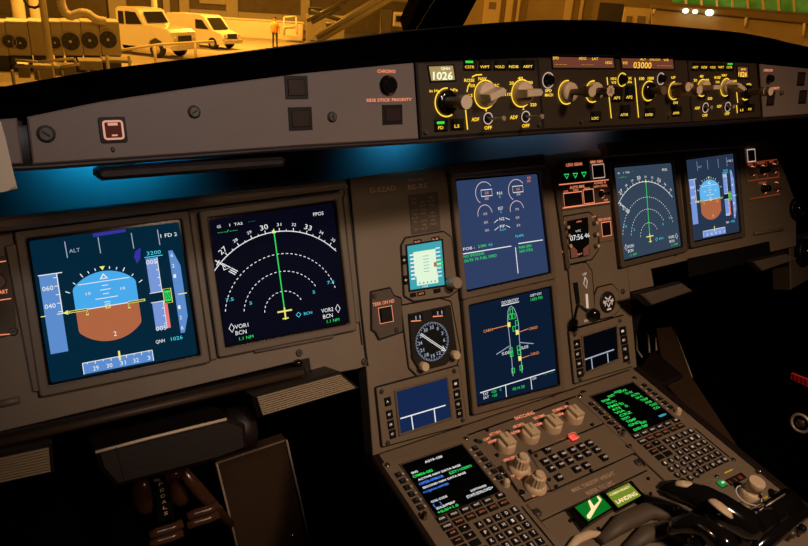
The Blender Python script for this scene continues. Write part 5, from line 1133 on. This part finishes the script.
# air vents at far right
FV = Plane(MAIN.w(0, 0, .0), MAIN.N)
for x, y, r, lb in ((797, 209, .024, 'upper black round air outlet at the right edge of the co-pilot panel'), (806, 252, .030, 'lower larger black round air outlet at the right picture edge')):
    u, v = MAIN.uv(x, y, 0); t = thing('air_outlet', lb, 'air outlet', MAIN.w(u, v, -.02), 'round air outlets at the right')
    k = MB(); k.lathe(MAIN.w(u, v, -.02), MAIN.N, [(r, 0), (r, .022), (r * .92, .025), (r * .8, .022), (r * .75, .012)], 'black', 28); k.build('outlet_ring', t)
    k = MB(); k.lathe(MAIN.w(u, v, -.012), MAIN.N, [(r * .55, 0), (r * .5, .018), (r * .3, .024), (.001, .025)], 'black_gloss', 22); k.build('nozzle', t)
t = thing('side_console', 'dim brown side console piece behind the round air outlets', 'side console', MAIN.w(*MAIN.uv(800, 270), -.05))
k = MB(); k.plate(MAIN, MAIN.q([(790, 248), (800, 240), (840, 225), (850, 300), (812, 278), (791, 290)], -.01), -.05, -.01, 'panel_dark', .002); k.build('body', t)
t = thing('notched_block', 'small dark bracket at the corner right of the co-pilot displays', 'bracket', MAIN.w(*MAIN.uv(790, 225), -.02))
k = MB(); k.plate(MAIN, MAIN.q([(771, 252), (800, 246), (806, 262), (792, 268)], -.012), -.04, -.012, 'dark_brown', .002); k.build('body', t)
RW_ = Plane((.80, -.2, -.3), (-1, 0, 0), (0, -1, 0))
t = thing('red_webbing', 'short red stitched webbing at the right picture edge', 'webbing', RW_.w(*RW_.uv(802, 382), 0))
k = MB(); P = RW_.q([(791, 373), (830, 388), (830, 398), (790, 379)], .006); k.plate(RW_, P, .0, .006, 'red_strap', .001); k.build('strap', t)
k = MB()
for i in range(9): x = 793 + i * 4; k.sp(RW_, [(x, 374.5 + i * 1.6), (x + .6, 379.5 + i * 1.8)], 1, .0065, 'black')
k.build('stitching', t)
t = thing('chrome_ring', 'shiny round chrome fitting at the right picture edge', 'fitting', RW_.w(*RW_.uv(801, 423), 0)); u, v = RW_.uv(801, 423, .01)
k = MB(); n = 28; rr_ = .020
k.tube([RW_.w(u + rr_ * cos(2 * pi * i / n), v + rr_ * sin(2 * pi * i / n), .012) for i in range(n + 1)], .0034, 'bright_metal', 8); k.build('ring', t)
k = MB(); k.lathe(RW_.w(u, v, .0), RW_.N, [(.017, 0), (.016, .006), (.010, .010), (.008, .016), (.003, .018)], 'glossy_brown', 20); k.build('centre_cap', t)
# paper at the left edge
t = thing('paper_sheaf', 'pale cream sheaf of folded paper hanging at the left picture edge', 'paper', GLA.w(*GLA.uv(-8, 190, .03), .03))
PP = Plane(GLA.w(0, 0, .05), GLA.N)
for i in range(5):
    k = MB(); ps_ = [(-40, 105 + i), (1, 122), (6, 140), (11, 162), (17.5 - i * .3, 188.5 - i), (8, 191), (-40, 200)]
    k.plate(PP, PP.q(ps_, i * .0006), i * .0006, i * .0006 + .0005, 'paper', .0001); k.build('sheet', t)
# cockpit shell
k = MB(); k.box((0, .0, -1.12), 2.6, 2.6, .04, 'matte_black'); struct(k, 'floor')
k = MB(); k.box((0, .40, -.47), 2.6, .04, 1.26, 'matte_black'); struct(k, 'wall_front')
k = MB(); k.box((1.15, -.2, -.42), .04, 1.9, 1.36, 'matte_black'); struct(k, 'wall_right')
k = MB(); k.box((-1.25, -.2, -.42), .04, 1.9, 1.36, 'matte_black'); struct(k, 'wall_left')
k = MB(); k.box((0, .085, .08), 1.9, .012, .22, 'recess'); k.box((0, .06, -.02), 1.9, .06, .01, 'recess'); struct(k, 'trim_1')
# side coaming to the right of the co-pilot panel
t = thing('side_coaming', 'black side coaming sloping down right of the co-pilot panel', 'coaming', (.62, .0, .02))
k = MB(); k.plate(MAIN, MAIN.q([(779, 140), (860, 130), (870, 240), (812, 205), (800, 197)], .01), -.05, .01, 'pad', .004); k.build('body', t)
# windscreen
WS = Plane((0, .36, .24), (0, -.62, -.78))
def wsp(px, py, h=0): return WS.w(*WS.uv(px, py, h), h)
def zcut(x, z, h=0):   # point on the windscreen plane at x, z
    y = .36 - (z - .24) * .78 / .62; return Vector((x, y, z)) + WS.N * h
for nm, xa, xb in (('window_1', -1.25, -.02), ('window_2', .07, 1.25)):
    k = MB(); A = [zcut(xa, .16), zcut(xb, .16), zcut(xb, .72), zcut(xa, .72)]; k.loops([A, [p - WS.N * .006 for p in A]], 'pane_glass'); struct(k, nm)
pl_, pr_ = WS.uv(405, 32), WS.uv(457, 26)
k = MB(); A = [wsp(404, 34), wsp(457, 28), wsp(457, 28) + (wsp(472, -2) - wsp(457, 28)) * 6, wsp(404, 34) + (wsp(421, -2) - wsp(404, 34)) * 6]
k.loops([[p - WS.N * .03 for p in A], A, [A[0].lerp(A[1], .12) + WS.N * .03, A[0].lerp(A[1], .85) + WS.N * .03, A[3].lerp(A[2], .85) + WS.N * .03, A[3].lerp(A[2], .12) + WS.N * .03]], 'matte_black'); struct(k, 'trim_2')
k = MB(); q0 = wsp(417.5, 29, .034); q1 = wsp(436.5, -2, .034); k.tube([q0, q0 + (q1 - q0) * 6], .0016, 'brown', 8); struct(k, 'trim_3')
# ================================================================= apron outside
GZ = CP.z - 3.7
def facing(px, py, D):
    """upright plane across the view at distance D along the ground"""
    d = ray(px, py); h = Vector((d.x, d.y, 0)).normalized(); return Plane(CP + h * D, -h, Vector((h.y, -h.x, 0)))
def ground_at(px, py):
    d = ray(px, py); t = (GZ - CP.z) / d.z; return CP + d * t
def gpl(px, D):
    """base point on the ground under image column px at ground distance D"""
    d = ray(px, 40); h = Vector((d.x, d.y, 0)).normalized(); return Vector((CP.x + h.x * D, CP.y + h.y * D, GZ)), h
k = MB(); k.box((20, 60, GZ - .1), 220, 150, .2, 'apron'); struct(k, 'ground')
def slab(F, pts, d, m, name, parent=None, h=0.): k = MB(); k.plate(F, F.q(pts, h), h - d, h, m, .01); return k.build(name, parent)
def ubase(F, px, py=50): u, v = F.uv(px, py); p = F.w(u, v); return Vector((p.x, p.y, GZ))
def ext(F, x0, x1, ytop, ybot=None):
    """upright rectangle on F between image columns, down to the ground when ybot is None"""
    ym = 20; u0 = F.uv(x0, ym)[0]; u1 = F.uv(x1, ym)[0]; vt = F.uv((x0 + x1) / 2, ytop)[1]
    vb = F.uv((x0 + x1) / 2, ybot)[1] if ybot is not None else (GZ - F.O.z) * (1 if F.V.z > 0 else -1)
    return [(u0, vt), (u1, vt), (u1, vb), (u0, vb)]
# --- terminal building on the left, with bright columns
F = facing(170, 20, 62)
t = thing('terminal_building', 'sodium lit terminal building with pale columns across the back of the apron', 'building', ubase(F, 170))
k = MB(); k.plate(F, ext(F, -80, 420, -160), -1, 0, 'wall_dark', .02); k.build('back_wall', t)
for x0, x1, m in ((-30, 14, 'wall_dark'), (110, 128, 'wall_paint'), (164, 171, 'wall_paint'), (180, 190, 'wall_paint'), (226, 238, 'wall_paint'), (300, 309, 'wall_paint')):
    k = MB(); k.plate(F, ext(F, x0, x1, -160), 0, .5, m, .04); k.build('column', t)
for x0, x1, y0, y1 in ((190, 300, 12, None), (200, 226, -12, 4)):
    k = MB(); k.plate(F, ext(F, x0, x1, y0, y1), 0, .3, 'wall_paint', .03); k.build('wall_band', t)
for x0, x1 in ((48, 108), (130, 150), (171, 180)):
    k = MB(); k.plate(F, ext(F, x0, x1, -80), -.05, .1, 'wall_dark', .03); k.build('door_opening', t)
F2 = facing(20, 10, 44)
for x0, x1, lb in ((13, 27, 'broad bright yellow concrete pillar behind the cooling units, left one'), (31, 41.5, 'narrower orange lit concrete pillar just left of the thin pole'), (154, 160, 'bright thin pillar rising above the pickup cab')):
    P = ext(F2, x0, x1, -130); t = thing('concrete_pillar', lb, 'pillar', ubase(F2, (x0 + x1) / 2)); k = MB()
    c = F2.w((P[0][0] + P[1][0]) / 2, P[3][1], -.6); r = (P[1][0] - P[0][0]) / 2; k.lathe(c, (0, 0, 1), [(r, 0), (r, 14)], 'wall_paint', 20); k.build('shaft', t)
# --- bright low wall
F = facing(250, 30, 50); t = thing('low_wall', 'long low wall brightly lit by the sodium lamps right of the white van', 'wall', ubase(F, 255))
k = MB(); k.plate(F, ext(F, 176, 303, 19), -.4, 0, 'wall_paint', .03); k.build('wall_face', t)
k = MB(); k.plate(F, ext(F, 175, 304, 18, 19.6), -.5, .08, 'wall_paint', .02); k.build('coping', t)
# --- cooling units with round fans
F = facing(60, 40, 29)
units = [(-30, 4, []), (4, 27, [(9, 41.3, .46), (20.3, 43, .46)]), (27, 49, []), (49, 60.5, [(54.8, 42.6, .44)]), (60.5, 80, [(70.4, 41.4, .66)]), (80, 98.5, [(89.6, 40.4, .62)]), (98.5, 119, [(108, 39.6, .64)])]
names = ['plain leftmost cooling cabinet cut by the picture edge', 'cooling cabinet with a close pair of dark fans near the left edge', 'plain door-fronted cooling cabinet behind the thin pole', 'narrow cooling cabinet with a small fan right of the pole', 'cooling cabinet with the biggest single grey fan', 'cooling cabinet with one fan, second from the pickup', 'cooling cabinet with one fan next to the pickup truck']
for (x0, x1, fans), nm in zip(units, names):
    P = ext(F, x0, x1 - .4, 22.5, 55.5); t = thing('cooling_unit', nm, 'cooling unit', ubase(F, (x0 + x1) / 2), 'row of cooling cabinets on the apron')
    k = MB(); k.plate(F, P, -1.6, 0, 'unit_metal', .02); k.build('cabinet', t)
    k = MB(); k.plate(F, ext(F, x0, x1 - .4, 21.3, 23.0), -1.7, .06, 'unit_metal_light', .01); k.build('roof_edge', t)
    k = MB(); P3 = ext(F, x0 + 1, x1 - 1.4, 55.4); k.plate(F, P3, -1.5, -.1, 'fan_dark', .02); k.build('skid_base', t)
    for x, y, r in fans:
        u, v = F.uv(x, y); r *= .5; e = 1.
        fk = MB(); fk.lathe(F.w(u, v, 0), F.N, [(r * 1.08, 0), (r * 1.08, .05), (r, .06), (r * .97, .02)], 'unit_metal', 26, 1 / e, U=F.V); f_ = fk.build('fan_shroud', t)
        fk = MB(); fk.lathe(F.w(u, v, .0), F.N, [(r, .0), (r, .022)], 'fan_grille', 26, 1, U=F.V)
        for a in range(6):
            a0 = a * pi / 3; fk.add([F.w(u, v, .035), F.w(u + r * .9 * cos(a0), v + r * .9 * sin(a0), .03), F.w(u + r * .9 * cos(a0 + .6), v + r * .9 * sin(a0 + .6), .05)], [(0, 1, 2)], 'fan_dark')
        fk.lathe(F.w(u, v, .0), F.N, [(r * .16, 0), (r * .16, .07)], 'unit_metal_light', 12, U=F.V); fk.build('fan', f_)
# corrugated hose on top of the cabinets
F = facing(75, 15, 28.5); t = thing('ribbed_hose', 'fat ribbed air hose arching over the cooling cabinets', 'hose', ubase(F, 75))
k = MB(); pp = [(60, -6), (61, 4), (64, 12), (70, 17), (76, 15), (82, 13), (88, 14), (93, 18), (99, 21), (108, 22)]; pts = []
for i in range(len(pp) - 1):
    for j in range(6): s = j / 6; pts.append(F.w(*F.uv(pp[i][0] * (1 - s) + pp[i + 1][0] * s, pp[i][1] * (1 - s) + pp[i + 1][1] * s), -.3))
k.tube(pts, [.17 if i % 2 else .13 for i in range(len(pts))], 'unit_metal_light', 12); k.build('hose', t)
t = thing('cable_loop', 'dark cable loop hanging above the cooling cabinets between the two pillars', 'cable', ubase(F, 30)); k = MB()
k.tube([F.w(*F.uv(x, y), .2) for x, y in ((23, -8), (25, 1), (29, 6), (35, 7.5), (39, 6), (42, 0), (43, -8))], .05, 'fan_dark', 8); k.build('cable', t)
F = facing(48, 30, 24); t = thing('thin_pole', 'thin pale pole standing in front of the cooling cabinets', 'pole', ubase(F, 49)); a = F.uv(50.5, 62); 
k = MB(); x_ = F.w(a[0], a[1]); k.tube([Vector((x_.x, x_.y, GZ)), Vector((x_.x, x_.y, GZ + 7))], .10, 'wall_paint', 12); k.build('shaft', t)
# --- ground equipment in the near left
F = facing(45, 65, 20); t = thing('equipment_trolley', 'low equipment trolley with pale rails in front of the cooling cabinets', 'trolley', ubase(F, 45))
k = MB()
for a, b in (((15, 60), (38, 62)), ((38, 62), (74, 58.5)), ((74, 58.5), (76, 64)), ((15, 66), (60, 67)), ((60, 67), (80, 64))): k.tube([F.w(*F.uv(*a)), F.w(*F.uv(*b))], .035, 'wall_paint', 8)
k.build('rail', t)
for x0, x1, y0, y1, m in ((10, 22, 64, 78, 'steel'), (26, 46, 67, 80, 'unit_metal'), (48, 70, 66, 76, 'steel'), (74, 98, 61, 70, 'unit_metal')):
    k = MB(); k.plate(F, ext(F, x0, x1, y0, y1), -.8, 0, m, .02); k.build('equipment_box', t)
for x in (12, 38, 62, 88):
    k = MB(); u, v = F.uv(x, 70); k.tube([F.w(u, v, .02), F.w(u, v, .02) - Vector((0, 0, F.w(u, v).z - GZ))], .04, 'steel', 8); k.build('trolley_leg', t)
F = facing(110, 60, 23); t = thing('tow_bar_cart', 'small cart with upright posts in front of the pickup', 'cart', ubase(F, 112))
k = MB(); k.plate(F, ext(F, 98, 128, 60, 63), -.9, 0, 'steel', .02); k.build('cart_bed', t)
for x in (107, 129):
    k = MB(); u, v = F.uv(x, 56); p = F.w(u, v, -.02); k.tube([p, Vector((p.x, p.y, GZ))], .05, 'wall_paint', 8); k.build('post', t)
F = facing(160, 45, 30); t = thing('barrier_rail', 'pale barrier rail on short posts crossing in front of the pickup', 'barrier', ubase(F, 160))
k = MB(); k.tube([F.w(*F.uv(112, 51.5)), F.w(*F.uv(160, 44.5)), F.w(*F.uv(214, 41.5))], .055, 'white_paint', 8); k.build('rail', t)
for x, y in ((117, 51), (154.5, 45.4), (195, 42.4)):
    k = MB(); u, v = F.uv(x, y); p = F.w(u, v); k.tube([p, Vector((p.x, p.y, GZ))], .06, 'white_paint', 8); k.build('post', t)
# --- vehicles
def vehicle(name, label, cat, px, D, yaw, prof, W, wheels, glass_side, ws, extra=None, S=1.):
    p, h = gpl(px, D); t = thing(name, label, cat, p)
    X = Vector((h.y, -h.x, 0)); X = X * cos(yaw) - h * sin(yaw); Y = Vector((0, 0, 1)).cross(X)   # X = forward of the vehicle
    A = lambda x, y, z: p + X * (x * S) + Y * (y * S) + Vector((0, 0, z * S))
    k = MB(); q = len(prof); out = [A(x, -W / 2, z) for x, z in prof]; ot2 = [A(x, W / 2, z) for x, z in prof]
    mid = [[A(x * .995, s * (W / 2 - 0), z) for x, z in prof] for s in (-1, 1)]
    k.loops([mid[0], mid[1]], 'vehicle_white'); k.build('body', t)
    for P in glass_side:
        for s in (-1, 1): g = MB(); g.add([A(x, s * (W / 2 + .012), z) for x, z in P], [list(range(len(P)))], 'car_glass'); g.build('side_window', t)
    g = MB(); (x0, z0), (x1, z1) = ws; e = .03; g.add([A(x0 + e, -W * .40, z0), A(x0 + e, W * .40, z0), A(x1 + e, W * .37, z1), A(x1 + e, -W * .37, z1)], [(0, 1, 2, 3)], 'car_glass'); g.build('windscreen', t)
    for wx in wheels:
        for s in (-1, 1):
            g = MB(); c = A(wx, s * (W / 2 - .16), .36); g.lathe(c, Y * s, [(.36 * S, -.05), (.36 * S, .13), (.30 * S, .19), (.2 * S, .17), (.05, .17)], 'tyre', 20); w_ = g.build('wheel', t); g = MB(); g.lathe(c, Y * s, [(.2 * S, .15), (.19 * S, .185), (.05, .19)], 'unit_metal_light', 14); g.build('hub', w_)
    fx = max(x for x, z in prof)
    g = MB(); g.add([A(fx + .02, -W * .28, .98), A(fx + .02, W * .28, .98), A(fx + .02, W * .28, .66), A(fx + .02, -W * .28, .66)], [(0, 1, 2, 3)], 'fan_dark'); g.build('grille', t)
    g = MB(); g.box(A(fx + .06, 0, .5), .14 * S, W * 1.0 * S, .22 * S, 'unit_metal_light', (X, Y, Vector((0, 0, 1)))); g.build('bumper', t)
    for s in (-1, 1): g = MB(); g.lathe(A(fx - .02, s * W * .38, .86), X, [(.10, 0), (.10, .04), (.05, .06)], 'unit_metal_light', 12); g.build('headlight', t)
    return t, A, X, Y
pu = [(-2.1, .45), (-2.1, 1.10), (-.62, 1.10), (-.60, 1.90), (-.45, 2.0), (.40, 1.98), (.55, 1.92), (.86, 1.36), (1.95, 1.24), (2.15, 1.12), (2.2, .55), (2.05, .45), (1.75, .45), (1.65, .72), (1.35, .85), (1.05, .72), (.95, .42), (-1.0, .42), (-1.1, .72), (-1.4, .85), (-1.7, .72), (-1.8, .45)]
vehicle('pickup_truck', 'pale pickup truck facing right with a square cab, parked by the cooling cabinets', 'pickup truck', 143, 36.5, radians(38), pu, 1.8, (-1.4, 1.35), [[(-.5, 1.3), (-.48, 1.82), (-.2, 1.82), (-.2, 1.3)], [(-.12, 1.3), (-.12, 1.84), (.42, 1.82), (.72, 1.36)]], ((.84, 1.42), (.60, 1.86)), S=1.08)
vn = [(-2.2, .40), (-2.25, 1.7), (-2.1, 1.95), (.6, 1.98), (.9, 1.88), (1.5, 1.15), (2.2, .95), (2.35, .75), (2.35, .38), (1.9, .30), (-1.9, .32)]
vehicle('white_van', 'pale small van facing right, parked behind the pickup in front of the low wall', 'van', 203, 42, radians(40), vn, 1.8, (-1.4, 1.5), [[(.2, 1.15), (.2, 1.7), (.75, 1.7), (1.25, 1.15)]], ((1.52, 1.18), (.93, 1.84)), S=.88)
# distant cart at the bright spot
F = facing(290, 30, 48); t = thing('box_trailer', 'pale box trailer frame glowing beside the bright lamp pool', 'trailer', ubase(F, 290))
k = MB()
for a, b in (((284, 17), (296, 16.5)), ((284, 17), (284, 35)), ((296, 16.5), (297, 34)), ((284, 27), (297, 26))): k.tube([F.w(*F.uv(*a)), F.w(*F.uv(*b))], .06, 'wall_paint', 8)
k.build('frame', t); k = MB(); k.plate(F, ext(F, 284.5, 296.5, 28, 36), -1, -.05, 'wall_paint', .02); k.build('trailer_bed', t)
# person in orange by the wall
p, h = gpl(275, 44); X = Vector((h.y, -h.x, 0)); fig = tag(D.objects.new('person', D.meshes.new('person')), 'person in an orange vest standing in front of the bright low wall', 'person'); D.objects.remove(fig)
t = thing('person', 'person in an orange vest standing in front of the bright low wall', 'person', p)
k = MB()
J = lambda x, z, y=0.: p + X * x + Vector((0, 0, z)) - h * y
k.tube([J(-.12, .02, .1), J(-.12, .08), J(-.11, .5, .03), J(-.09, .9)], [.05, .05, .06, .09], 'cloth_dark', 10); k.tube([J(.12, .02, .1), J(.12, .08), J(.11, .5, .03), J(.09, .9)], [.05, .05, .06, .09], 'cloth_dark', 10)
k.tube([J(0, .85), J(0, 1.0), J(0, 1.25), J(0, 1.42), J(0, 1.48), J(0, 1.54)], [.15, .17, .19, .18, .08, .06], 'skin', 14)
for s in (-1, 1): k.tube([J(s * .19, 1.42), J(s * .27, 1.15), J(s * .25, .9, .12), J(s * .24, .82, .16)], [.065, .05, .04, .03], 'skin', 8)
k.tube([J(0, 1.53), J(0, 1.56), J(0, 1.65), J(0, 1.73), J(0, 1.77)], [.05, .085, .10, .08, .03], 'skin', 12); k.build('body', t)
k = MB(); k.tube([J(0, .88), J(0, 1.0), J(0, 1.25), J(0, 1.42), J(0, 1.47)], [.19, .20, .22, .21, .12], 'vest', 14); k.build('vest', t)
k = MB(); k.tube([J(0, 1.68), J(0, 1.76), J(0, 1.80)], [.11, .09, .03], 'cloth_dark', 12); k.build('hair', t)
# --- boarding stairs on the right of the left pane
F = facing(350, 20, 20); t = thing('boarding_stairs', 'steel boarding stairs rising to the right behind the windscreen post', 'stairs', ubase(F, 340))
k = MB()
for o_ in (0, -1.4):
    for d0 in (0, 6): k.tube([F.w(*F.uv(316, 43 - d0), o_), F.w(*F.uv(394, -3 - d0), o_)], .07, 'unit_metal', 8)
k.build('stringer', t)
k = MB()
for i in range(13):
    s = i / 13; a = F.w(*F.uv(316 + 78 * s, 41 - 46 * s), 0); b = a - F.N * 1.4; k.box((a + b) / 2, .34, 1.4, .03, 'steel', (F.U, F.N, Vector((0, 0, 1))))
k.build('stair_treads', t)
for a, b in (((309, 12), (352, 25)), ((305, 22), (345, 2)), ((310, 24), (340, 8)), ((325, 26), (350, 26)), ((344, 3), (352, -8))):
    k = MB(); k.tube([F.w(*F.uv(*a), -.8), F.w(*F.uv(*b), -.8)], .06, 'steel', 8); k.build('brace', t)
k = MB(); k.plate(F, ext(F, 381, 391, 9), -.5, 0, 'steel', .02); k.build('support_post', t)
k = MB(); k.plate(F, ext(F, 384, 420, -20, 2), -1.4, .05, 'unit_metal', .02); k.build('top_platform', t)
F = facing(330, 20, 34); t = thing('belt_loader', 'dark ground machinery half hidden behind the boarding stairs', 'ground vehicle', ubase(F, 325))
k = MB(); k.plate(F, ext(F, 306, 345, 16, 50), -1.5, 0, 'unit_metal', .03); k.build('body', t)
k = MB(); k.plate(F, ext(F, 308, 322, 8, 16), -1.2, -.1, 'fan_dark', .03); k.build('cab', t)
for x in (311, 339):
    u, v = F.uv(x, 31); k = MB(); c = F.w(u, v, 0); c.z = GZ + .4; k.lathe(c, F.N, [(.4, 0), (.4, .15), (.2, .18)], 'tyre', 18, U=F.V); k.build('wheel', t)
F = facing(400, 20, 26); t = thing('parked_loader', 'pale vehicle glimpsed left of the windscreen centre post', 'ground vehicle', ubase(F, 402))
k = MB(); k.plate(F, ext(F, 393, 412, 13, 27), -1.2, 0, 'vehicle_white', .05); k.build('body', t)
k = MB(); k.plate(F, ext(F, 396, 406, 16, 22), -.05, .03, 'car_glass', .01); k.build('side_window', t)
# --- ochre facade and gate building to the right
F = facing(600, 10, 34); t = thing('gate_building', 'ochre gate building with pale strips and a dark doorway beyond the co-pilot windscreen', 'building', ubase(F, 600))
k = MB(); k.plate(F, ext(F, 440, 1000, -170), -1, 0, 'facade', .03); k.build('facade_wall', t)
for x0, x1 in ((483, 500), (505, 512), (516, 519), (563, 571), (578, 581.5)):
    k = MB(); k.plate(F, ext(F, x0, x1, -170), 0, .25, 'facade_light', .02); k.build('pilaster', t)
k = MB(); k.plate(F, ext(F, 488, 495, 2, 9), .2, .27, 'wall_dark', .01); k.build('window', t)
k = MB(); k.plate(F, ext(F, 597, 621, 3), -.02, .06, 'fan_dark', .01); k.build('doorway', t)
F2 = facing(640, 15, 30); t = thing('gate_cabin', 'small bright cabin with two dark windows beside the doorway', 'cabin', ubase(F2, 636))
k = MB(); k.plate(F2, ext(F2, 622, 650, 7.5), -2, 0, 'facade_light', .03); k.build('body', t)
for x0, x1 in ((626, 632), (637, 645)): k = MB(); k.plate(F2, ext(F2, x0, x1, 16, 26), -.01, .04, 'wall_dark', .01); k.build('window', t)
F3 = facing(730, 10, 26); t = thing('passenger_bridge', 'long ochre passenger bridge side with green lit glazing along the top right', 'passenger bridge', ubase(F3, 730))
k = MB(); P = F3.q([(651, 8.5), (900, 33), (900, 120), (651, 70)], 0); k.plate(F3, P, -2.4, 0, 'facade', .03); k.build('lower_side', t)
k = MB(); P = F3.q([(651, 4.5), (900, 22), (900, 33), (651, 8.5)], .1); k.plate(F3, P, -.1, .12, 'facade_dark', .03); k.build('ledge_band', t)
k = MB(); P = F3.q([(672, -20), (900, -20), (900, 20), (672, 2.2)], -.1); k.plate(F3, P, -2.2, -.1, 'green_glass', .02); k.build('glazing', t)
for i in range(9):
    x = 683 + i * 15.5; k = MB(); P = F3.q([(x, -22), (x + 2, -22), (x + 4.5, 4 + (x - 683) * .075), (x + 2, 4 + (x - 683) * .075)], .0); k.plate(F3, P, -.2, .02, 'facade_light', .005); k.build('mullion', t)
for x, y0, y1 in ((745.5, 17.5, 26), (803.5, 23, 36), (654, 9, 14)):
    k = MB(); k.tube([F3.w(*F3.uv(x + 1, y0), .1), F3.w(*F3.uv(x, y1), .1)], .05, 'facade_light', 8); k.build('bracket', t)
k = MB(); k.plate(F3, F3.q([(651, 60), (664, 62), (664, 200), (651, 200)], 0), -2, -.3, 'steel', .02); k.build('support_leg', t)
for x, y, r, lb in ((685.4, 10.8, .075, 'leftmost small bright round lamp on the passenger bridge'), (695, 11.7, .065, 'smallest middle bright lamp on the passenger bridge'), (709.5, 12.6, .10, 'largest bright oval lamp, rightmost of three on the passenger bridge')):
    u, v = F3.uv(x, y, .3); t = thing('floodlight', lb, 'lamp', F3.w(u, v, .12), 'bright lamps on the passenger bridge'); k = MB(); k.lathe(F3.w(u, v, .12), F3.N, [(r * .7, 0), (r, .06), (r, .12), (r * .8, .16), (r * .3, .18)], 'lamp_white', 16, 1.3, U=F3.V); k.build('lamp_head', t)
# ================================================================= lights, world, camera
def light(kind, loc, col, e, size=.1, target=None, spot=None, blend=.5, sy=None):
    l = D.lights.new('lamp', kind); l.color = col; l.energy = e
    if kind == 'AREA':
        l.size = size
        if sy: l.shape = 'RECTANGLE'; l.size_y = sy
    elif kind in ('POINT', 'SPOT'): l.shadow_soft_size = size
    if kind == 'SPOT': l.spot_size = radians(spot); l.spot_blend = blend
    o = D.objects.new('lamp', l); COL.objects.link(o); o.location = loc
    if target is not None: o.rotation_euler = (Vector(target) - Vector(loc)).to_track_quat('-Z', 'Y').to_euler()
    return o
WARM = (1, .68, .45)
# overhead map / flood light behind and above the pedestal
light('SPOT', (.10, -1.35, 1.15), WARM, 62, .10, (.13, -.38, -.28), 58, 1.)
light('SPOT', (-.20, -1.45, .85), WARM, 13, .14, (-.50, -.06, .10), 42, 1.)  # added lower spot, lights the captain's hood lip under the glareshield
light('SPOT', (-.55, -1.2, 1.1), (.92, .86, .86), 22, .08, (-.44, -.17, .27), 30, 1.)
light('SPOT', (.45, -.7, .9), WARM, 14, .03, WL['chrome_ring'], 14, .6)  # narrow spot added only to brighten the chrome ring
# blue glow of the dimmed strip lamps in the recess under the glareshield
def strip(x, w_, col, e):
    o = light('AREA', (x, .03, .168), col, e, w_, (x, .085, .135), sy=.012); o.data.spread = radians(110)
strip(-.545, .11, (.01, .48, .85), .24)
strip(-.165, .06, (.04, .50, .9), .07)
strip(.13, .26, (.25, .45, .7), .05)
strip(.22, .02, (1, .35, .08), .012)
SOD = (1, .42, .05)
def olamp(px, D_, z, e, s=.6): p, h = gpl(px, D_); return light('POINT', (p.x, p.y, GZ + z), SOD, e, s)
olamp(250, 43, 6.5, 7500); olamp(170, 30, 9, 5500); olamp(20, 38, 6, 3000); olamp(60, 20, 8, 700)
olamp(345, 14, 7, 450); olamp(500, 24, 8, 850); olamp(640, 20, 7, 750); olamp(780, 17, 6, 450)
w = D.worlds.new('night'); SC.world = w; w.use_nodes = True; bg = w.node_tree.nodes['Background']; bg.inputs[0].default_value = (.5, .32, .2, 1); bg.inputs[1].default_value = .006
cd = D.cameras.new('camera'); cam = D.objects.new('camera', cd); COL.objects.link(cam); SC.camera = cam
cd.sensor_fit = 'HORIZONTAL'; cd.sensor_width = 36; cd.lens = 36 * FPX / 808; cd.clip_start = .01; cd.clip_end = 500
X_, Y_, Z_ = RW[0], RW[1], RW[2]
M4 = Matrix(((X_[0], -Y_[0], -Z_[0]), (X_[1], -Y_[1], -Z_[1]), (X_[2], -Y_[2], -Z_[2]))).to_4x4(); M4.translation = CP; cam.matrix_world = M4
SC.view_settings.view_transform = 'Standard'; SC.view_settings.look = 'None'; SC.view_settings.gamma = 1; SC.view_settings.use_curve_mapping = False; SC.view_settings.exposure = 0
SC.cycles.use_denoising = True; SC.cycles.max_bounces = 6
